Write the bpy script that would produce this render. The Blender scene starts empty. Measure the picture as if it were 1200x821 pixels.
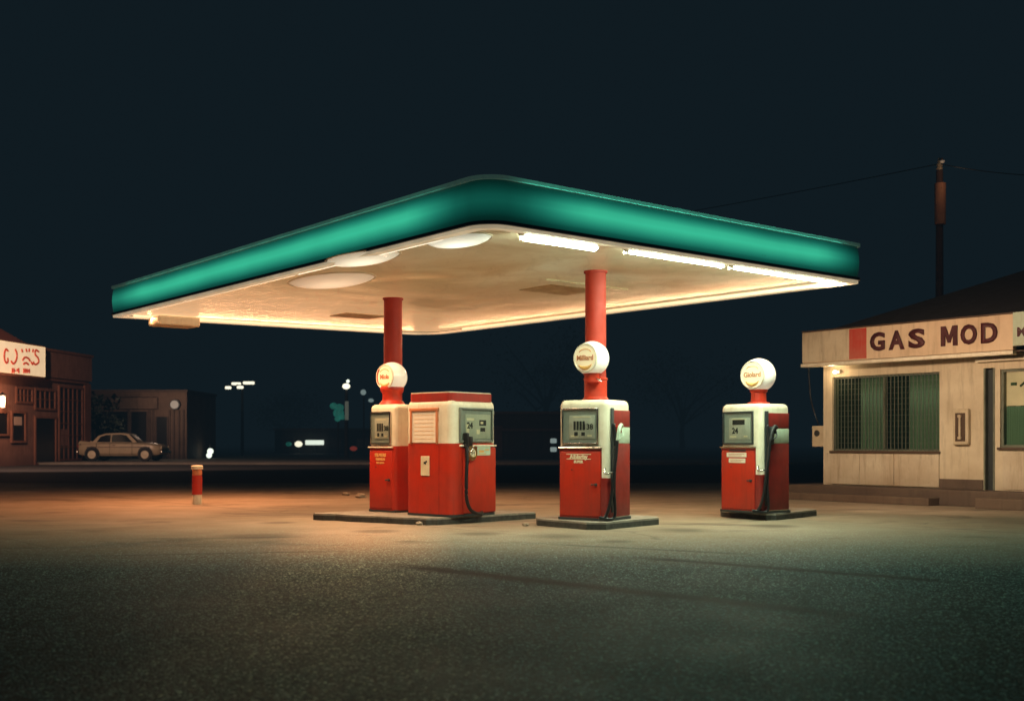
import bpy, bmesh, math, random
from mathutils import Vector, Matrix
random.seed(7)
R = math.radians
S = bpy.context.scene
COL = S.collection
F, HZ, CX, H = 1330.0, 518.0, 600.0, 1.06      # focal length in photo pixels, horizon row, centre column, eye height

def at(px, py, z=0.0):
    """ground-plan point seen at a photo pixel, for a known height"""
    Y = (z - H) * F / (HZ - py)
    return Vector(((px - CX) / F * Y, Y, z))
def atY(px, py, Y):
    return Vector(((px - CX) / F * Y, Y, H + (HZ - py) / F * Y))

# ------------------------------------------------------------------ materials
def srgb(r, g, b):
    f = lambda c: (c/255/12.92) if c/255 <= .04045 else ((c/255+.055)/1.055)**2.4
    return (f(r), f(g), f(b))
def newmat(name):
    m = bpy.data.materials.new(name); m.use_nodes = True
    nt = m.node_tree
    return m, nt, nt.nodes['Principled BSDF'], nt.nodes['Material Output']
def N(nt, t, **k):
    n = nt.nodes.new(t)
    for a, b in k.items():
        if a in n.inputs.keys(): n.inputs[a].default_value = b
        else: setattr(n, a, b)
    return n
def ramp(nt, fac, stops):
    r = nt.nodes.new('ShaderNodeValToRGB')
    e = r.color_ramp.elements
    while len(e) < len(stops): e.new(.5)
    for i, (p, c) in enumerate(stops):
        e[i].position = p
        e[i].color = (*c, 1) if hasattr(c, '__len__') else (c, c, c, 1)
    nt.links.new(fac, r.inputs[0])
    return r.outputs[0]
def mixc(nt, fac, a, b, mode='MIX'):
    m = nt.nodes.new('ShaderNodeMix'); m.data_type = 'RGBA'; m.blend_type = mode
    for sock, v in ((m.inputs[0], fac), (m.inputs[6], a), (m.inputs[7], b)):
        if isinstance(v, (int, float)): sock.default_value = v
        elif isinstance(v, (tuple, list)): sock.default_value = (*v[:3], 1)
        else: nt.links.new(v, sock)
    return m.outputs[2]
def mth(nt, op, a, b=0.0, c=0.0):
    m = nt.nodes.new('ShaderNodeMath'); m.operation = op
    for i, v in enumerate((a, b, c)):
        if isinstance(v, (int, float)): m.inputs[i].default_value = v
        else: nt.links.new(v, m.inputs[i])
    return m.outputs[0]
def noise(nt, scale, detail=6, rough=.6, vec=None, dist=0.0, obj=True):
    n = nt.nodes.new('ShaderNodeTexNoise')
    n.inputs['Scale'].default_value = scale; n.inputs['Detail'].default_value = detail
    n.inputs['Roughness'].default_value = rough; n.inputs['Distortion'].default_value = dist
    if vec is None:
        vec = coord(nt)
    nt.links.new(vec, n.inputs['Vector'])
    return n.outputs['Fac']
def coord(nt, kind='Object', scale=None):
    tc = nt.nodes.new('ShaderNodeTexCoord')
    v = tc.outputs[kind]
    if scale:
        mp = nt.nodes.new('ShaderNodeMapping'); mp.inputs['Scale'].default_value = scale
        nt.links.new(v, mp.inputs[0]); v = mp.outputs[0]
    return v
def bump(nt, b, h, strength=.3, dist=.01):
    n = nt.nodes.new('ShaderNodeBump')
    n.inputs['Strength'].default_value = strength; n.inputs['Distance'].default_value = dist
    nt.links.new(h, n.inputs['Height']); nt.links.new(n.outputs[0], b.inputs['Normal'])

def paint(name, c, rough=.4, dirt=(.25, .2, .14), amount=.35, metallic=0, streak=True, nscale=3.0, spec=.5):
    m, nt, b, o = newmat(name)
    a = noise(nt, nscale, 8, .65)
    s = noise(nt, 5.0, 6, .6, coord(nt, scale=(3.5, 3.5, .35)))
    f = mth(nt, 'MULTIPLY', ramp(nt, a, [(.42, 0.0), (.75, 1.0)]), amount)
    col = mixc(nt, f, c, dirt)
    if streak:
        f2 = mth(nt, 'MULTIPLY', ramp(nt, s, [(.5, 0.0), (.8, 1.0)]), amount*.8)
        col = mixc(nt, f2, col, dirt)
    v = noise(nt, 60, 3, .5)
    col = mixc(nt, mth(nt, 'MULTIPLY', ramp(nt, v, [(.66, 0.0), (.72, 1.0)]), amount*.7), col, dirt)
    nt.links.new(col, b.inputs['Base Color'])
    nt.links.new(ramp(nt, a, [(.3, rough*.8), (.8, min(1, rough*1.7))]), b.inputs['Roughness'])
    b.inputs['Metallic'].default_value = metallic
    b.inputs['Specular IOR Level'].default_value = spec
    bump(nt, b, noise(nt, 14, 4, .5), .12, .004)
    return m
def plain(name, c, rough=.5, metallic=0, spec=.5):
    m, nt, b, o = newmat(name)
    nt.links.new(mixc(nt, noise(nt, 18, 4), tuple(x*.8 for x in c), tuple(min(1, x*1.15) for x in c)), b.inputs['Base Color'])
    b.inputs['Roughness'].default_value = rough; b.inputs['Metallic'].default_value = metallic
    b.inputs['Specular IOR Level'].default_value = spec
    return m
def emis(name, c, s, base=(.8, .8, .8), vary=0.0):
    m, nt, b, o = newmat(name)
    b.inputs['Base Color'].default_value = (*base, 1)
    b.inputs['Emission Color'].default_value = (*c, 1)
    b.inputs['Emission Strength'].default_value = s
    if vary:
        nt.links.new(ramp(nt, noise(nt, 3.0, 4), [(.25, s*(1-vary)), (.75, s*(1+vary))]), b.inputs['Emission Strength'])
    return m

M = {}
RED = (.50, .026, .007)
M['red'] = paint('red_enamel', RED, .36, (.16, .03, .015), .45, nscale=2.2)
M['side_red'] = paint('shaded_red_enamel', (.26, .016, .010), .45, (.07, .02, .015), .5)  # same enamel, colour darkened for the shade on the pump sides
M['dark_red'] = paint('dark_red_enamel', (.36, .022, .012), .4, (.10, .03, .02), .5)
M['white'] = paint('cream_enamel', (.80, .74, .58), .35, (.42, .30, .16), .42)
M['pale_green'] = paint('pale_green_enamel', (.48, .60, .46), .4, (.3, .25, .15), .5)
M['column'] = paint('red_column_paint', (.43, .022, .006), .5, (.25, .03, .012), .4)
M['chrome'] = plain('worn_chrome', (.62, .60, .55), .22, 1)
M['rubber'] = plain('black_rubber', (.012, .012, .013), .35)
M['dark'] = plain('dark_metal', (.03, .035, .035), .5)
M['dial_face'] = paint('dial_face', (.50, .49, .42), .5, (.12, .13, .10), .4)
M['dial_recess'] = plain('dial_recess', (.27, .29, .26), .5)
M['digits'] = plain('black_digits', (.012, .012, .012), .6)
M['label'] = paint('cream_label', (.80, .72, .50), .5, (.45, .25, .1), .5)
M['gold'] = plain('gold_lettering', (.78, .42, .13), .45)
M['sheet'] = paint('white_notice_sheet', (.86, .76, .62), .6, (.6, .45, .3), .25)
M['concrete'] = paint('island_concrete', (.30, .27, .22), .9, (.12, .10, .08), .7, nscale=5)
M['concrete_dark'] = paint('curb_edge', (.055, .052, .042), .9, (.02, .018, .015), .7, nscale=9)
M['brass'] = plain('brass', (.5, .36, .14), .3, 1)

def glass_mat(name, tint=(.98, 1.0, .98), a=.93):
    m, nt, b, o = newmat(name)
    b.inputs['Base Color'].default_value = (.02, .03, .03, 1); b.inputs['Roughness'].default_value = .06
    tr = nt.nodes.new('ShaderNodeBsdfTransparent'); tr.inputs[0].default_value = (*tint, 1)
    mx = nt.nodes.new('ShaderNodeMixShader'); mx.inputs[0].default_value = 1-a
    nt.links.new(tr.outputs[0], mx.inputs[1]); nt.links.new(b.outputs[0], mx.inputs[2])
    nt.links.new(mx.outputs[0], o.inputs[0])
    return m
M['glass'] = glass_mat('dial_glass')

def soffit_mat():
    m, nt, b, o = newmat('soffit_paint')
    a = noise(nt, .55, 7, .6, coord(nt, scale=(1, 1, 1)), .6)
    c = noise(nt, 2.2, 8, .7, coord(nt, scale=(1.6, .5, 1)), 1.2)
    col = mixc(nt, ramp(nt, a, [(.35, 0.0), (.62, .6)]), (.84, .77, .62), (.60, .46, .28))
    col = mixc(nt, mth(nt, 'MULTIPLY', ramp(nt, c, [(.54, 0.0), (.74, 1.0)]), .35), col, (.36, .25, .13))
    d = noise(nt, 9, 8, .75)
    col = mixc(nt, mth(nt, 'MULTIPLY', ramp(nt, d, [(.64, 0.0), (.70, 1.0)]), .6), col, (.20, .09, .03))
    nt.links.new(col, b.inputs['Base Color']); b.inputs['Roughness'].default_value = .38
    # lamp glow painted into the emission: blotchy, warmest to left and back
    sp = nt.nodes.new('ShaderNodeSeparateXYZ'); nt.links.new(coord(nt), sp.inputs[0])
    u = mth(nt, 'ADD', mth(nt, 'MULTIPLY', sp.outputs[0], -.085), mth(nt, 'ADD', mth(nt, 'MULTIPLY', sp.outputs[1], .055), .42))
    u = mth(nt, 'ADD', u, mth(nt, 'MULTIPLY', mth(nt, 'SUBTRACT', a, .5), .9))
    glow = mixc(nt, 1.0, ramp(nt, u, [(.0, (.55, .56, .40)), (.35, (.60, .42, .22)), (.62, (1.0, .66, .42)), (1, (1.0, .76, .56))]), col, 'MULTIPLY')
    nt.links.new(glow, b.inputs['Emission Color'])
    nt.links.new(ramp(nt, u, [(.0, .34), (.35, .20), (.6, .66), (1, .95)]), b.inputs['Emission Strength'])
    bump(nt, b, noise(nt, 1.6, 3, .5), .35, .05)
    return m
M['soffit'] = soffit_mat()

def fascia_mat():
    # translucent green light box: lamp falloff painted into the emission, dimming to top, bottom and towards the unlit rounded corner
    m, nt, b, o = newmat('green_light_box')
    uv = nt.nodes.new('ShaderNodeUVMap'); uv.uv_map = 'UVMap'
    sp = nt.nodes.new('ShaderNodeSeparateXYZ'); nt.links.new(uv.outputs[0], sp.inputs[0])
    at_ = nt.nodes.new('ShaderNodeAttribute'); at_.attribute_name = 'tube'; at_.attribute_type = 'GEOMETRY'  # 'tube' holds the painted lamp falloff, no tube is built
    wob = noise(nt, .8, 3, .5)
    v = mth(nt, 'ADD', sp.outputs[1], mth(nt, 'MULTIPLY', mth(nt, 'SUBTRACT', wob, .5), .07))
    prof = ramp(nt, v, [(0.0, .12), (.12, .24), (.32, .72), (.48, 1.0), (.64, .88), (.84, .34), (1.0, .10)])
    k = mth(nt, 'MULTIPLY', prof, at_.outputs['Fac'])
    lump = ramp(nt, noise(nt, 1.1, 2, .5), [(.3, .95), (.7, 1.03)])
    k = mth(nt, 'MULTIPLY', k, lump)
    k = mth(nt, 'ADD', mth(nt, 'MULTIPLY', k, .88), .012)
    nt.links.new(mixc(nt, ramp(nt, k, [(0, 0.0), (.8, 1.0)]), (.012, .42, .32), (.050, .64, .38)), b.inputs['Emission Color'])
    nt.links.new(k, b.inputs['Emission Strength'])
    b.inputs['Base Color'].default_value = (.004, .05, .035, 1)
    b.inputs['Roughness'].default_value = .25
    return m
M['fascia'] = fascia_mat()
M['rim_glow'] = emis('emissive_cream_rim', (1.0, .80, .52), .38, (.8, .72, .55), .35)  # rim emits its own painted glow, no lamp inside
M['roof_trim'] = paint('pale_metal_trim', (.16, .26, .22), .5, (.05, .07, .06), .6)
nt_ = M['roof_trim'].node_tree.nodes['Principled BSDF']; nt_.inputs['Emission Color'].default_value = (.35, .75, .60, 1); nt_.inputs['Emission Strength'].default_value = .055  # teal emission painted in, as if lit by the fascia
M['edge_dark'] = plain('dark_edge_trim', (.010, .016, .016), .4)
M['edge_light'] = paint('cream_edge_trim', (.85, .78, .62), .35, (.4, .25, .12), .35)

# ------------------------------------------------------------------ mesh helpers
def bm_new(): return bmesh.new()
def bx(bm, c, s, bev=0.0, seg=2, mat=None, only=None):
    r = bmesh.ops.create_cube(bm, size=1.0)
    vs = r['verts']
    for v in vs: v.co = Vector((c[0]+v.co.x*s[0], c[1]+v.co.y*s[1], c[2]+v.co.z*s[2]))
    if bev:
        es = list({e for v in vs for e in v.link_edges})
        if only: es = [e for e in es if only(e)]
        rr = bmesh.ops.bevel(bm, geom=es, offset=bev, segments=seg, affect='EDGES', profile=.5)
        vs = list({v for f in rr['faces'] for v in f.verts} | {v for v in vs if v.is_valid})
    if mat: bmesh.ops.transform(bm, matrix=mat, verts=[v for v in vs if v.is_valid])
    return vs
def cyl(bm, p0, p1, r, r2=None, seg=24, cap=True):
    p0, p1 = Vector(p0), Vector(p1); r2 = r if r2 is None else r2
    d = p1-p0
    q = d.to_track_quat('Z', 'Y').to_matrix().to_4x4()
    m = Matrix.Translation((p0+p1)/2) @ q
    return bmesh.ops.create_cone(bm, cap_ends=cap, segments=seg, radius1=r, radius2=r2, depth=d.length, matrix=m)['verts']
def tube(bm, pts, r, seg=8, closed=False):
    pts = [Vector(p) for p in pts]; rings = []
    n = len(pts)
    up = Vector((0, 0, 1))
    for i, p in enumerate(pts):
        t = (pts[min(i+1, n-1)] - pts[max(i-1, 0)]).normalized()
        a = t.cross(up)
        if a.length < .05: a = t.cross(Vector((0, 1, 0)))
        a.normalize(); b = t.cross(a)
        rr = r(i/(n-1)) if callable(r) else r
        rings.append([bm.verts.new(p + (a*math.cos(k*2*math.pi/seg) + b*math.sin(k*2*math.pi/seg))*rr) for k in range(seg)])
    for i in range(n-1):
        for k in range(seg):
            bm.faces.new((rings[i][k], rings[i][(k+1) % seg], rings[i+1][(k+1) % seg], rings[i+1][k]))
    bm.faces.new(rings[0][::-1]); bm.faces.new(rings[-1])
def spline(cp, n=10):
    cp = [Vector(p) for p in cp]; out = []
    P = [cp[0]*2-cp[1]] + cp + [cp[-1]*2-cp[-2]]
    for i in range(1, len(P)-2):
        for k in range(n):
            t = k/n
            a, b, c, d = P[i-1], P[i], P[i+1], P[i+2]
            out.append(.5*((2*b)+(c-a)*t+(2*a-5*b+4*c-d)*t*t+(3*b-a-3*c+d)*t**3))
    out.append(cp[-1]); return out
def prism(bm, poly, z0, z1):
    lo = [bm.verts.new((p[0], p[1], z0)) for p in poly]; hi = [bm.verts.new((p[0], p[1], z1)) for p in poly]
    n = len(poly)
    for i in range(n): bm.faces.new((lo[i], lo[(i+1) % n], hi[(i+1) % n], hi[i]))
    bm.faces.new(hi); bm.faces.new(lo[::-1])
def lathe(bm, prof, mat=None, seg=32):
    """prof: list of (radius, axial) around local Z"""
    rings = []
    for r, z in prof:
        if r < 1e-5: rings.append([bm.verts.new((0, 0, z))])
        else: rings.append([bm.verts.new((r*math.cos(k*2*math.pi/seg), r*math.sin(k*2*math.pi/seg), z)) for k in range(seg)])
    for a, b in zip(rings, rings[1:]):
        for k in range(seg):
            q = [a[k % len(a)], a[(k+1) % len(a)], b[(k+1) % len(b)], b[k % len(b)]]
            q2 = []
            for v in q:
                if v not in q2: q2.append(v)
            if len(q2) > 2: bm.faces.new(q2)
    if mat: bmesh.ops.transform(bm, matrix=mat, verts=[v for rg in rings for v in rg])
def text(bm, s, size, mat, bold=0.0, ext=.004, align='CENTER', xs=1.0, space=1.0):
    cu = bpy.data.curves.new('t', 'FONT'); cu.body = s; cu.size = size; cu.extrude = ext; cu.offset = bold
    cu.align_x = align; cu.align_y = 'CENTER'; cu.space_character = space; cu.resolution_u = 3
    o = bpy.data.objects.new('t', cu); COL.objects.link(o)
    dg = bpy.context.evaluated_depsgraph_get(); dg.update()
    me = bpy.data.meshes.new_from_object(o.evaluated_get(dg))
    me.transform(mat @ Matrix.Diagonal((xs, 1, 1, 1)))
    bm.from_mesh(me)
    bpy.data.objects.remove(o); bpy.data.curves.remove(cu); bpy.data.meshes.remove(me)
def obj(name, bm, mat, parent=None, smooth=False, loc=None, auto=None):
    bmesh.ops.recalc_face_normals(bm, faces=bm.faces)
    me = bpy.data.meshes.new(name); bm.to_mesh(me); bm.free()
    me.materials.append(M[mat] if isinstance(mat, str) else mat)
    if smooth or auto:
        for p in me.polygons: p.use_smooth = True
        if auto:
            me.set_sharp_from_angle(angle=R(auto))
    o = bpy.data.objects.new(name, me); COL.objects.link(o)
    if parent: o.parent = parent
    if loc: o.location = loc
    return o
def thing(name, label, cat, loc=(0, 0, 0), rz=0, group=None):
    o = bpy.data.objects.new(name, None); COL.objects.link(o); o.empty_display_size = .3
    o.location = loc; o.rotation_euler = (0, 0, rz); o['label'] = label; o['category'] = cat
    if group: o['group'] = group
    return o
def tag(o, label, cat, group=None):
    o['label'] = label; o['category'] = cat
    if group: o['group'] = group
    return o
def struct(o): o['kind'] = 'structure'; return o
FRONT = Matrix.Rotation(R(90), 4, 'X')                   # text lying in XY -> standing, facing -Y

# ------------------------------------------------------------------ camera
cam = bpy.data.cameras.new('camera'); co = bpy.data.objects.new('camera', cam); COL.objects.link(co)
co.location = (0, 0, H); co.rotation_euler = (R(90), 0, 0)
cam.sensor_width = 36; cam.lens = 36*F/1200; cam.shift_y = (HZ-410.5)/1200
cam.clip_end = 3000
cam.dof.use_dof = True; cam.dof.focus_distance = 15.2; cam.dof.aperture_fstop = 2.0
S.camera = co

# ------------------------------------------------------------------ ground, road, pavement
N0_, L0_, R0_ = at(572, 258, 3.22), at(132, 371, 3.22), at(1009, 331, 3.22)
def ground_mat():
    m, nt, b, o = newmat('worn_forecourt')
    v = coord(nt)
    sp = nt.nodes.new('ShaderNodeSeparateXYZ'); nt.links.new(v, sp.inputs[0])
    big = noise(nt, .22, 6, .6); mid = noise(nt, 1.1, 8, .65); fine = noise(nt, 95, 3, .7)
    # aggregate
    vo = nt.nodes.new('ShaderNodeTexVoronoi'); vo.inputs['Scale'].default_value = 75; nt.links.new(v, vo.inputs['Vector'])
    cell = nt.nodes.new('ShaderNodeSeparateColor'); nt.links.new(vo.outputs['Color'], cell.inputs[0])
    stone = ramp(nt, cell.outputs[0], [(.0, .03), (.5, .10), (.8, .26), (.93, .60), (1.0, 1.0)])
    gap = ramp(nt, vo.outputs['Distance'], [(.25, 1.0), (.75, .25)])
    asph = mixc(nt, 1.0, stone, gap, 'MULTIPLY')
    vb = nt.nodes.new('ShaderNodeTexVoronoi'); vb.inputs['Scale'].default_value = 34; nt.links.new(v, vb.inputs['Vector'])
    cb = nt.nodes.new('ShaderNodeSeparateColor'); nt.links.new(vb.outputs['Color'], cb.inputs[0])
    big_st = mth(nt, 'MULTIPLY', ramp(nt, cb.outputs[0], [(.86, 0.0), (.93, 1.0)]), ramp(nt, vb.outputs['Distance'], [(.22, 1.0), (.34, 0.0)]))
    asph = mixc(nt, mth(nt, 'MULTIPLY', big_st, .95), asph, (1.0, .95, .78))
    asph = mixc(nt, 1.0, asph, (.38, .70, .70), 'MULTIPLY')  # teal tint painted in for night haze over the near asphalt
    asph = mixc(nt, ramp(nt, big, [(.35, .0), (.7, .45)]), asph, (.014, .026, .028))
    # concrete / dust-covered apron
    conc = mixc(nt, ramp(nt, mid, [(.3, 0.0), (.7, 1.0)]), (.38, .31, .225), (.27, .215, .15))
    conc = mixc(nt, ramp(nt, big, [(.4, 0.0), (.66, .75)]), conc, (.20, .15, .10))
    conc = mixc(nt, ramp(nt, fine, [(.35, .35), (.6, 0.0)]), conc, (.15, .12, .085))
    # stains, stretched across
    st = noise(nt, 1.0, 7, .65, coord(nt, scale=(.35, .8, 1)), 1.0)
    conc = mixc(nt, mth(nt, 'MULTIPLY', ramp(nt, st, [(.55, 0.0), (.66, 1.0)]), .65), conc, (.07, .05, .035))
    y = mth(nt, 'ADD', sp.outputs[1], mth(nt, 'MULTIPLY', mth(nt, 'SUBTRACT', big, .5), 2.5))
    y = mth(nt, 'ADD', y, mth(nt, 'MULTIPLY', mth(nt, 'SUBTRACT', mid, .5), 2.0))
    f = ramp(nt, mth(nt, 'DIVIDE', y, 30), [(.31, 0.0), (.39, .45), (.49, .96), (.78, 1.0), (.9, .35)])
    col = mixc(nt, f, asph, conc)
    # warm gleam of the canopy lights painted into the asphalt left of centre
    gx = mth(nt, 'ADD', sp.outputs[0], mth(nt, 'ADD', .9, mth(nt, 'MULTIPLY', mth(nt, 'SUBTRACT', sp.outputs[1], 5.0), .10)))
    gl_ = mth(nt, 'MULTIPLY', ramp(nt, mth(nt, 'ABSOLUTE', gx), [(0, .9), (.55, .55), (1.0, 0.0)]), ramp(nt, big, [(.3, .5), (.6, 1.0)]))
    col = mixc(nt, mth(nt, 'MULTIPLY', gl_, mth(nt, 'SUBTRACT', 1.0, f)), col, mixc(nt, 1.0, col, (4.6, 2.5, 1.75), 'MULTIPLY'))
    # dark soft-edged lines crossing the asphalt
    def dark_line(x0, y0, x1, y1, w, k):
        L = math.hypot(x1-x0, y1-y0); nx, ny = -(y1-y0)/L, (x1-x0)/L; tx, ty = (x1-x0)/L, (y1-y0)/L
        dd = mth(nt, 'ADD', mth(nt, 'MULTIPLY', sp.outputs[0], nx), mth(nt, 'MULTIPLY', sp.outputs[1], ny))
        dd = mth(nt, 'SUBTRACT', dd, x0*nx+y0*ny)
        dd = mth(nt, 'ADD', dd, mth(nt, 'MULTIPLY', mth(nt, 'SUBTRACT', mid, .5), .10))
        tt = mth(nt, 'ADD', mth(nt, 'MULTIPLY', sp.outputs[0], tx), mth(nt, 'MULTIPLY', sp.outputs[1], ty))
        tt = mth(nt, 'DIVIDE', mth(nt, 'SUBTRACT', tt, x0*tx+y0*ty), L)
        a = ramp(nt, mth(nt, 'ABSOLUTE', dd), [(0, 1.0), (w*.35, .8), (w, 0.0)])
        e = ramp(nt, tt, [(0.0, 0.0), (.12, 1.0), (.85, 1.0), (1.0, 0.0)])
        return mth(nt, 'MULTIPLY', mth(nt, 'MULTIPLY', a, e), k)
    for (a, b_, c, d, w, k) in ((450, 660, 1060, 728, .20, .97), (740, 652, 1150, 684, .15, .92), (640, 637, 900, 650, .1, .5), (60, 652, 420, 645, .07, .5)):
        p, q = at(a, b_), at(c, d)
        col = mixc(nt, dark_line(p.x, p.y, q.x, q.y, w, k), col, (.004, .004, .004))
    # saw-cut joints of the concrete slabs and oil drips by the pumps
    wob = mth(nt, 'MULTIPLY', mth(nt, 'SUBTRACT', mid, .5), .10)
    jx, jy = (N0_-L0_).normalized().xy, (R0_-N0_).normalized().xy
    for ax, pitch in ((jx, 4.1), (jy, 4.6)):
        cc = mth(nt, 'ADD', mth(nt, 'ADD', mth(nt, 'MULTIPLY', sp.outputs[0], ax.x), mth(nt, 'MULTIPLY', sp.outputs[1], ax.y)), wob)
        fr = mth(nt, 'FRACT', mth(nt, 'DIVIDE', mth(nt, 'ADD', cc, 200.7), pitch))
        dj = mth(nt, 'ABSOLUTE', mth(nt, 'SUBTRACT', fr, .5))
        jn = ramp(nt, dj, [(0, .75), (.004, .5), (.009, 0.0)])
        jn = mth(nt, 'MULTIPLY', mth(nt, 'MULTIPLY', jn, f), ramp(nt, st, [(.35, 1.0), (.6, .25)]))
        col = mixc(nt, jn, col, (.035, .028, .02))
    for (px_, py_, rr_) in ((655, 628, .45), (560, 625, .30), (800, 621, .5), (440, 622, .35), (330, 612, .3), (300, 628, .5), (720, 634, .25), (480, 634, .22), (905, 616, .4)):
        q_ = at(px_, py_)
        ex = mth(nt, 'SUBTRACT', sp.outputs[0], q_.x); ey = mth(nt, 'SUBTRACT', sp.outputs[1], q_.y)
        dd_ = mth(nt, 'SQRT', mth(nt, 'ADD', mth(nt, 'MULTIPLY', ex, ex), mth(nt, 'MULTIPLY', ey, ey)))
        dd_ = mth(nt, 'ADD', dd_, mth(nt, 'MULTIPLY', mth(nt, 'SUBTRACT', mid, .5), 1.1*rr_+.2))
        col = mixc(nt, ramp(nt, dd_, [(rr_*.35, .55), (rr_, 0.0)]), col, (.035, .028, .022))
    # hairline cracks
    vc = nt.nodes.new('ShaderNodeTexVoronoi'); vc.feature = 'DISTANCE_TO_EDGE'; vc.inputs['Scale'].default_value = .33
    wv = nt.nodes.new('ShaderNodeVectorMath'); wv.operation = 'ADD'
    nz = nt.nodes.new('ShaderNodeTexNoise'); nz.inputs['Scale'].default_value = 1.3; nz.inputs['Detail'].default_value = 6
    nt.links.new(v, nz.inputs['Vector']); nt.links.new(v, wv.inputs[0]); nt.links.new(nz.outputs['Color'], wv.inputs[1])
    nt.links.new(wv.outputs[0], vc.inputs['Vector'])
    ck = ramp(nt, vc.outputs['Distance'], [(0, .8), (.006, .5), (.014, 0.0)])
    ck = mth(nt, 'MULTIPLY', ck, ramp(nt, big, [(.54, 0.0), (.60, .6)]))
    col = mixc(nt, ck, col, (.03, .025, .02))
    nt.links.new(col, b.inputs['Base Color'])
    rr_ = nt.nodes.new('ShaderNodeMix'); nt.links.new(f, rr_.inputs[0]); nt.links.new(ramp(nt, mid, [(.3, .52), (.75, .7)]), rr_.inputs[2]); nt.links.new(ramp(nt, mid, [(.3, .62), (.75, .9)]), rr_.inputs[3])
    nt.links.new(rr_.outputs[0], b.inputs['Roughness'])
    nt.links.new(ramp(nt, f, [(0, .03), (.6, .10), (1, .25)]), b.inputs['Specular IOR Level'])
    hgt = mth(nt, 'ADD', mth(nt, 'MULTIPLY', mth(nt, 'SUBTRACT', 1.0, vo.outputs['Distance']), mth(nt, 'SUBTRACT', 1.05, f)), mth(nt, 'MULTIPLY', fine, .35))
    bump(nt, b, hgt, .55, .012)
    return m
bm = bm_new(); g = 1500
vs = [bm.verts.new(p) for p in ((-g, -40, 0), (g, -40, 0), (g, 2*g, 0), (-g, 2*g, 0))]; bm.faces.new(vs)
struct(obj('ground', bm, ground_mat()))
def road_mat():
    m, nt, b, o = newmat('street_asphalt')
    nt.links.new(mixc(nt, noise(nt, 1.2, 8, .7), (.018, .018, .02), (.045, .042, .042)), b.inputs['Base Color'])
    b.inputs['Roughness'].default_value = .85; b.inputs['Specular IOR Level'].default_value = .2
    return m
bm = bm_new()
vs = [bm.verts.new(p) for p in ((-400, 29.5, .004), (400, 29.5, .004), (400, 53, .004), (-400, 53, .004))]; bm.faces.new(vs)
struct(obj('road', bm, road_mat()))
M['kerb'] = paint('kerb_concrete', (.22, .20, .17), .9, (.1, .09, .08), .6, nscale=.8)
bm = bm_new(); bx(bm, (0, 56.5, .06), (800, 7, .12), .02, 1)
struct(obj('pavement', bm, 'kerb'))

# ------------------------------------------------------------------ canopy
ZS = 3.22
N0, L0, R0 = at(570, 263, ZS), at(132, 371, ZS), at(1009, 331, ZS)
FAR = at(503, 392.5, ZS)
quad = [N0, R0, FAR, L0]                                  # counter-clockwise seen from above
def inset(q, d):
    out = []; n = len(q)
    for i in range(n):
        p, a, b = q[i], q[i-1], q[(i+1) % n]
        e1 = (p-a).xy.normalized(); e2 = (b-p).xy.normalized()
        n1 = Vector((-e1.y, e1.x)); n2 = Vector((-e2.y, e2.x))
        k = 1 + n1.dot(n2)
        out.append(Vector((*(p.xy + (n1+n2)*d/k), p.z)))
    return out
def rounded(q, rad, n=12):
    out = []
    for i, p in enumerate(q):
        r = rad[i]; a, b = q[i-1], q[(i+1) % len(q)]
        e1 = (a-p).xy.normalized(); e2 = (b-p).xy.normalized()
        ang = e1.angle(e2); t = r/math.tan(ang/2)
        c = p.xy + (e1+e2).normalized()*r/math.sin(ang/2)
        s, e = p.xy+e1*t-c, p.xy+e2*t-c
        a0 = math.atan2(s.y, s.x); a1 = math.atan2(e.y, e.x)
        while a1 < a0: a1 += 2*math.pi
        if a1-a0 > math.pi: a1 -= 2*math.pi
        for k in range(n+1):
            th = a0+(a1-a0)*k/n; out.append(Vector((c.x+r*math.cos(th), c.y+r*math.sin(th))))
    return out
RAD = [.27, .12, .7, .05]
CC = (N0+L0+R0+FAR)/4; CC.z = 0
canopy = thing('station_canopy', 'flat canopy with glowing green fascia on two red columns over the fuel pumps', 'canopy', CC)
def outline(d=0.0, extra=0.0):
    q = inset([p-CC for p in quad], d)
    return rounded(q, [max(.02, r-d+extra) for r in RAD])
def slab(name, d, z0, z1, mat, parent=canopy, bev=0):
    bm = bm_new(); prism(bm, outline(d), z0, z1)
    return obj(name, bm, mat, parent, auto=30)
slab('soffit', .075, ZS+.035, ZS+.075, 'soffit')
slab('roof_deck', .05, ZS+.48, ZS+.505, 'edge_dark')
def ringwall(name, prof, mat, uv=False):
    """prof: list of (inset, z) swept round the canopy outline"""
    bm = bm_new(); uvl = bm.loops.layers.uv.new('UVMap'); tl = bm.verts.layers.float.new('tube')  # 'tube' layer stores the painted lamp falloff
    loops = [[bm.verts.new((p.x, p.y, z)) for p in outline(d)] for d, z in prof]
    n = len(loops[0]); q = [p-CC for p in quad]
    vv = {}
    for j, lp in enumerate(loops):
        for i, v in enumerate(lp):
            vv[v] = j/(len(loops)-1)
            if uv:
                p = v.co.xy
                def sm(x): x = max(0, min(1, x)); return x*x*(3-2*x)
                # painted glow dims near three of the corners
                k = 1.0
                dn = (p-q[0].xy).length; dr = (p-q[1].xy).length; dl = (p-q[3].xy).length
                k *= .20+.80*sm((dn-.25)/1.3)
                k *= .04+.96*sm((dr+.12)/1.2)
                k *= .45+.55*sm(dl/1.6)
                v[tl] = k
    for a, b in zip(loops, loops[1:]):
        for i in range(n):
            f = bm.faces.new((a[i], a[(i+1) % n], b[(i+1) % n], b[i]))
            for l in f.loops: l[uvl].uv = (0, vv[l.vert])
    return bm
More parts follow.
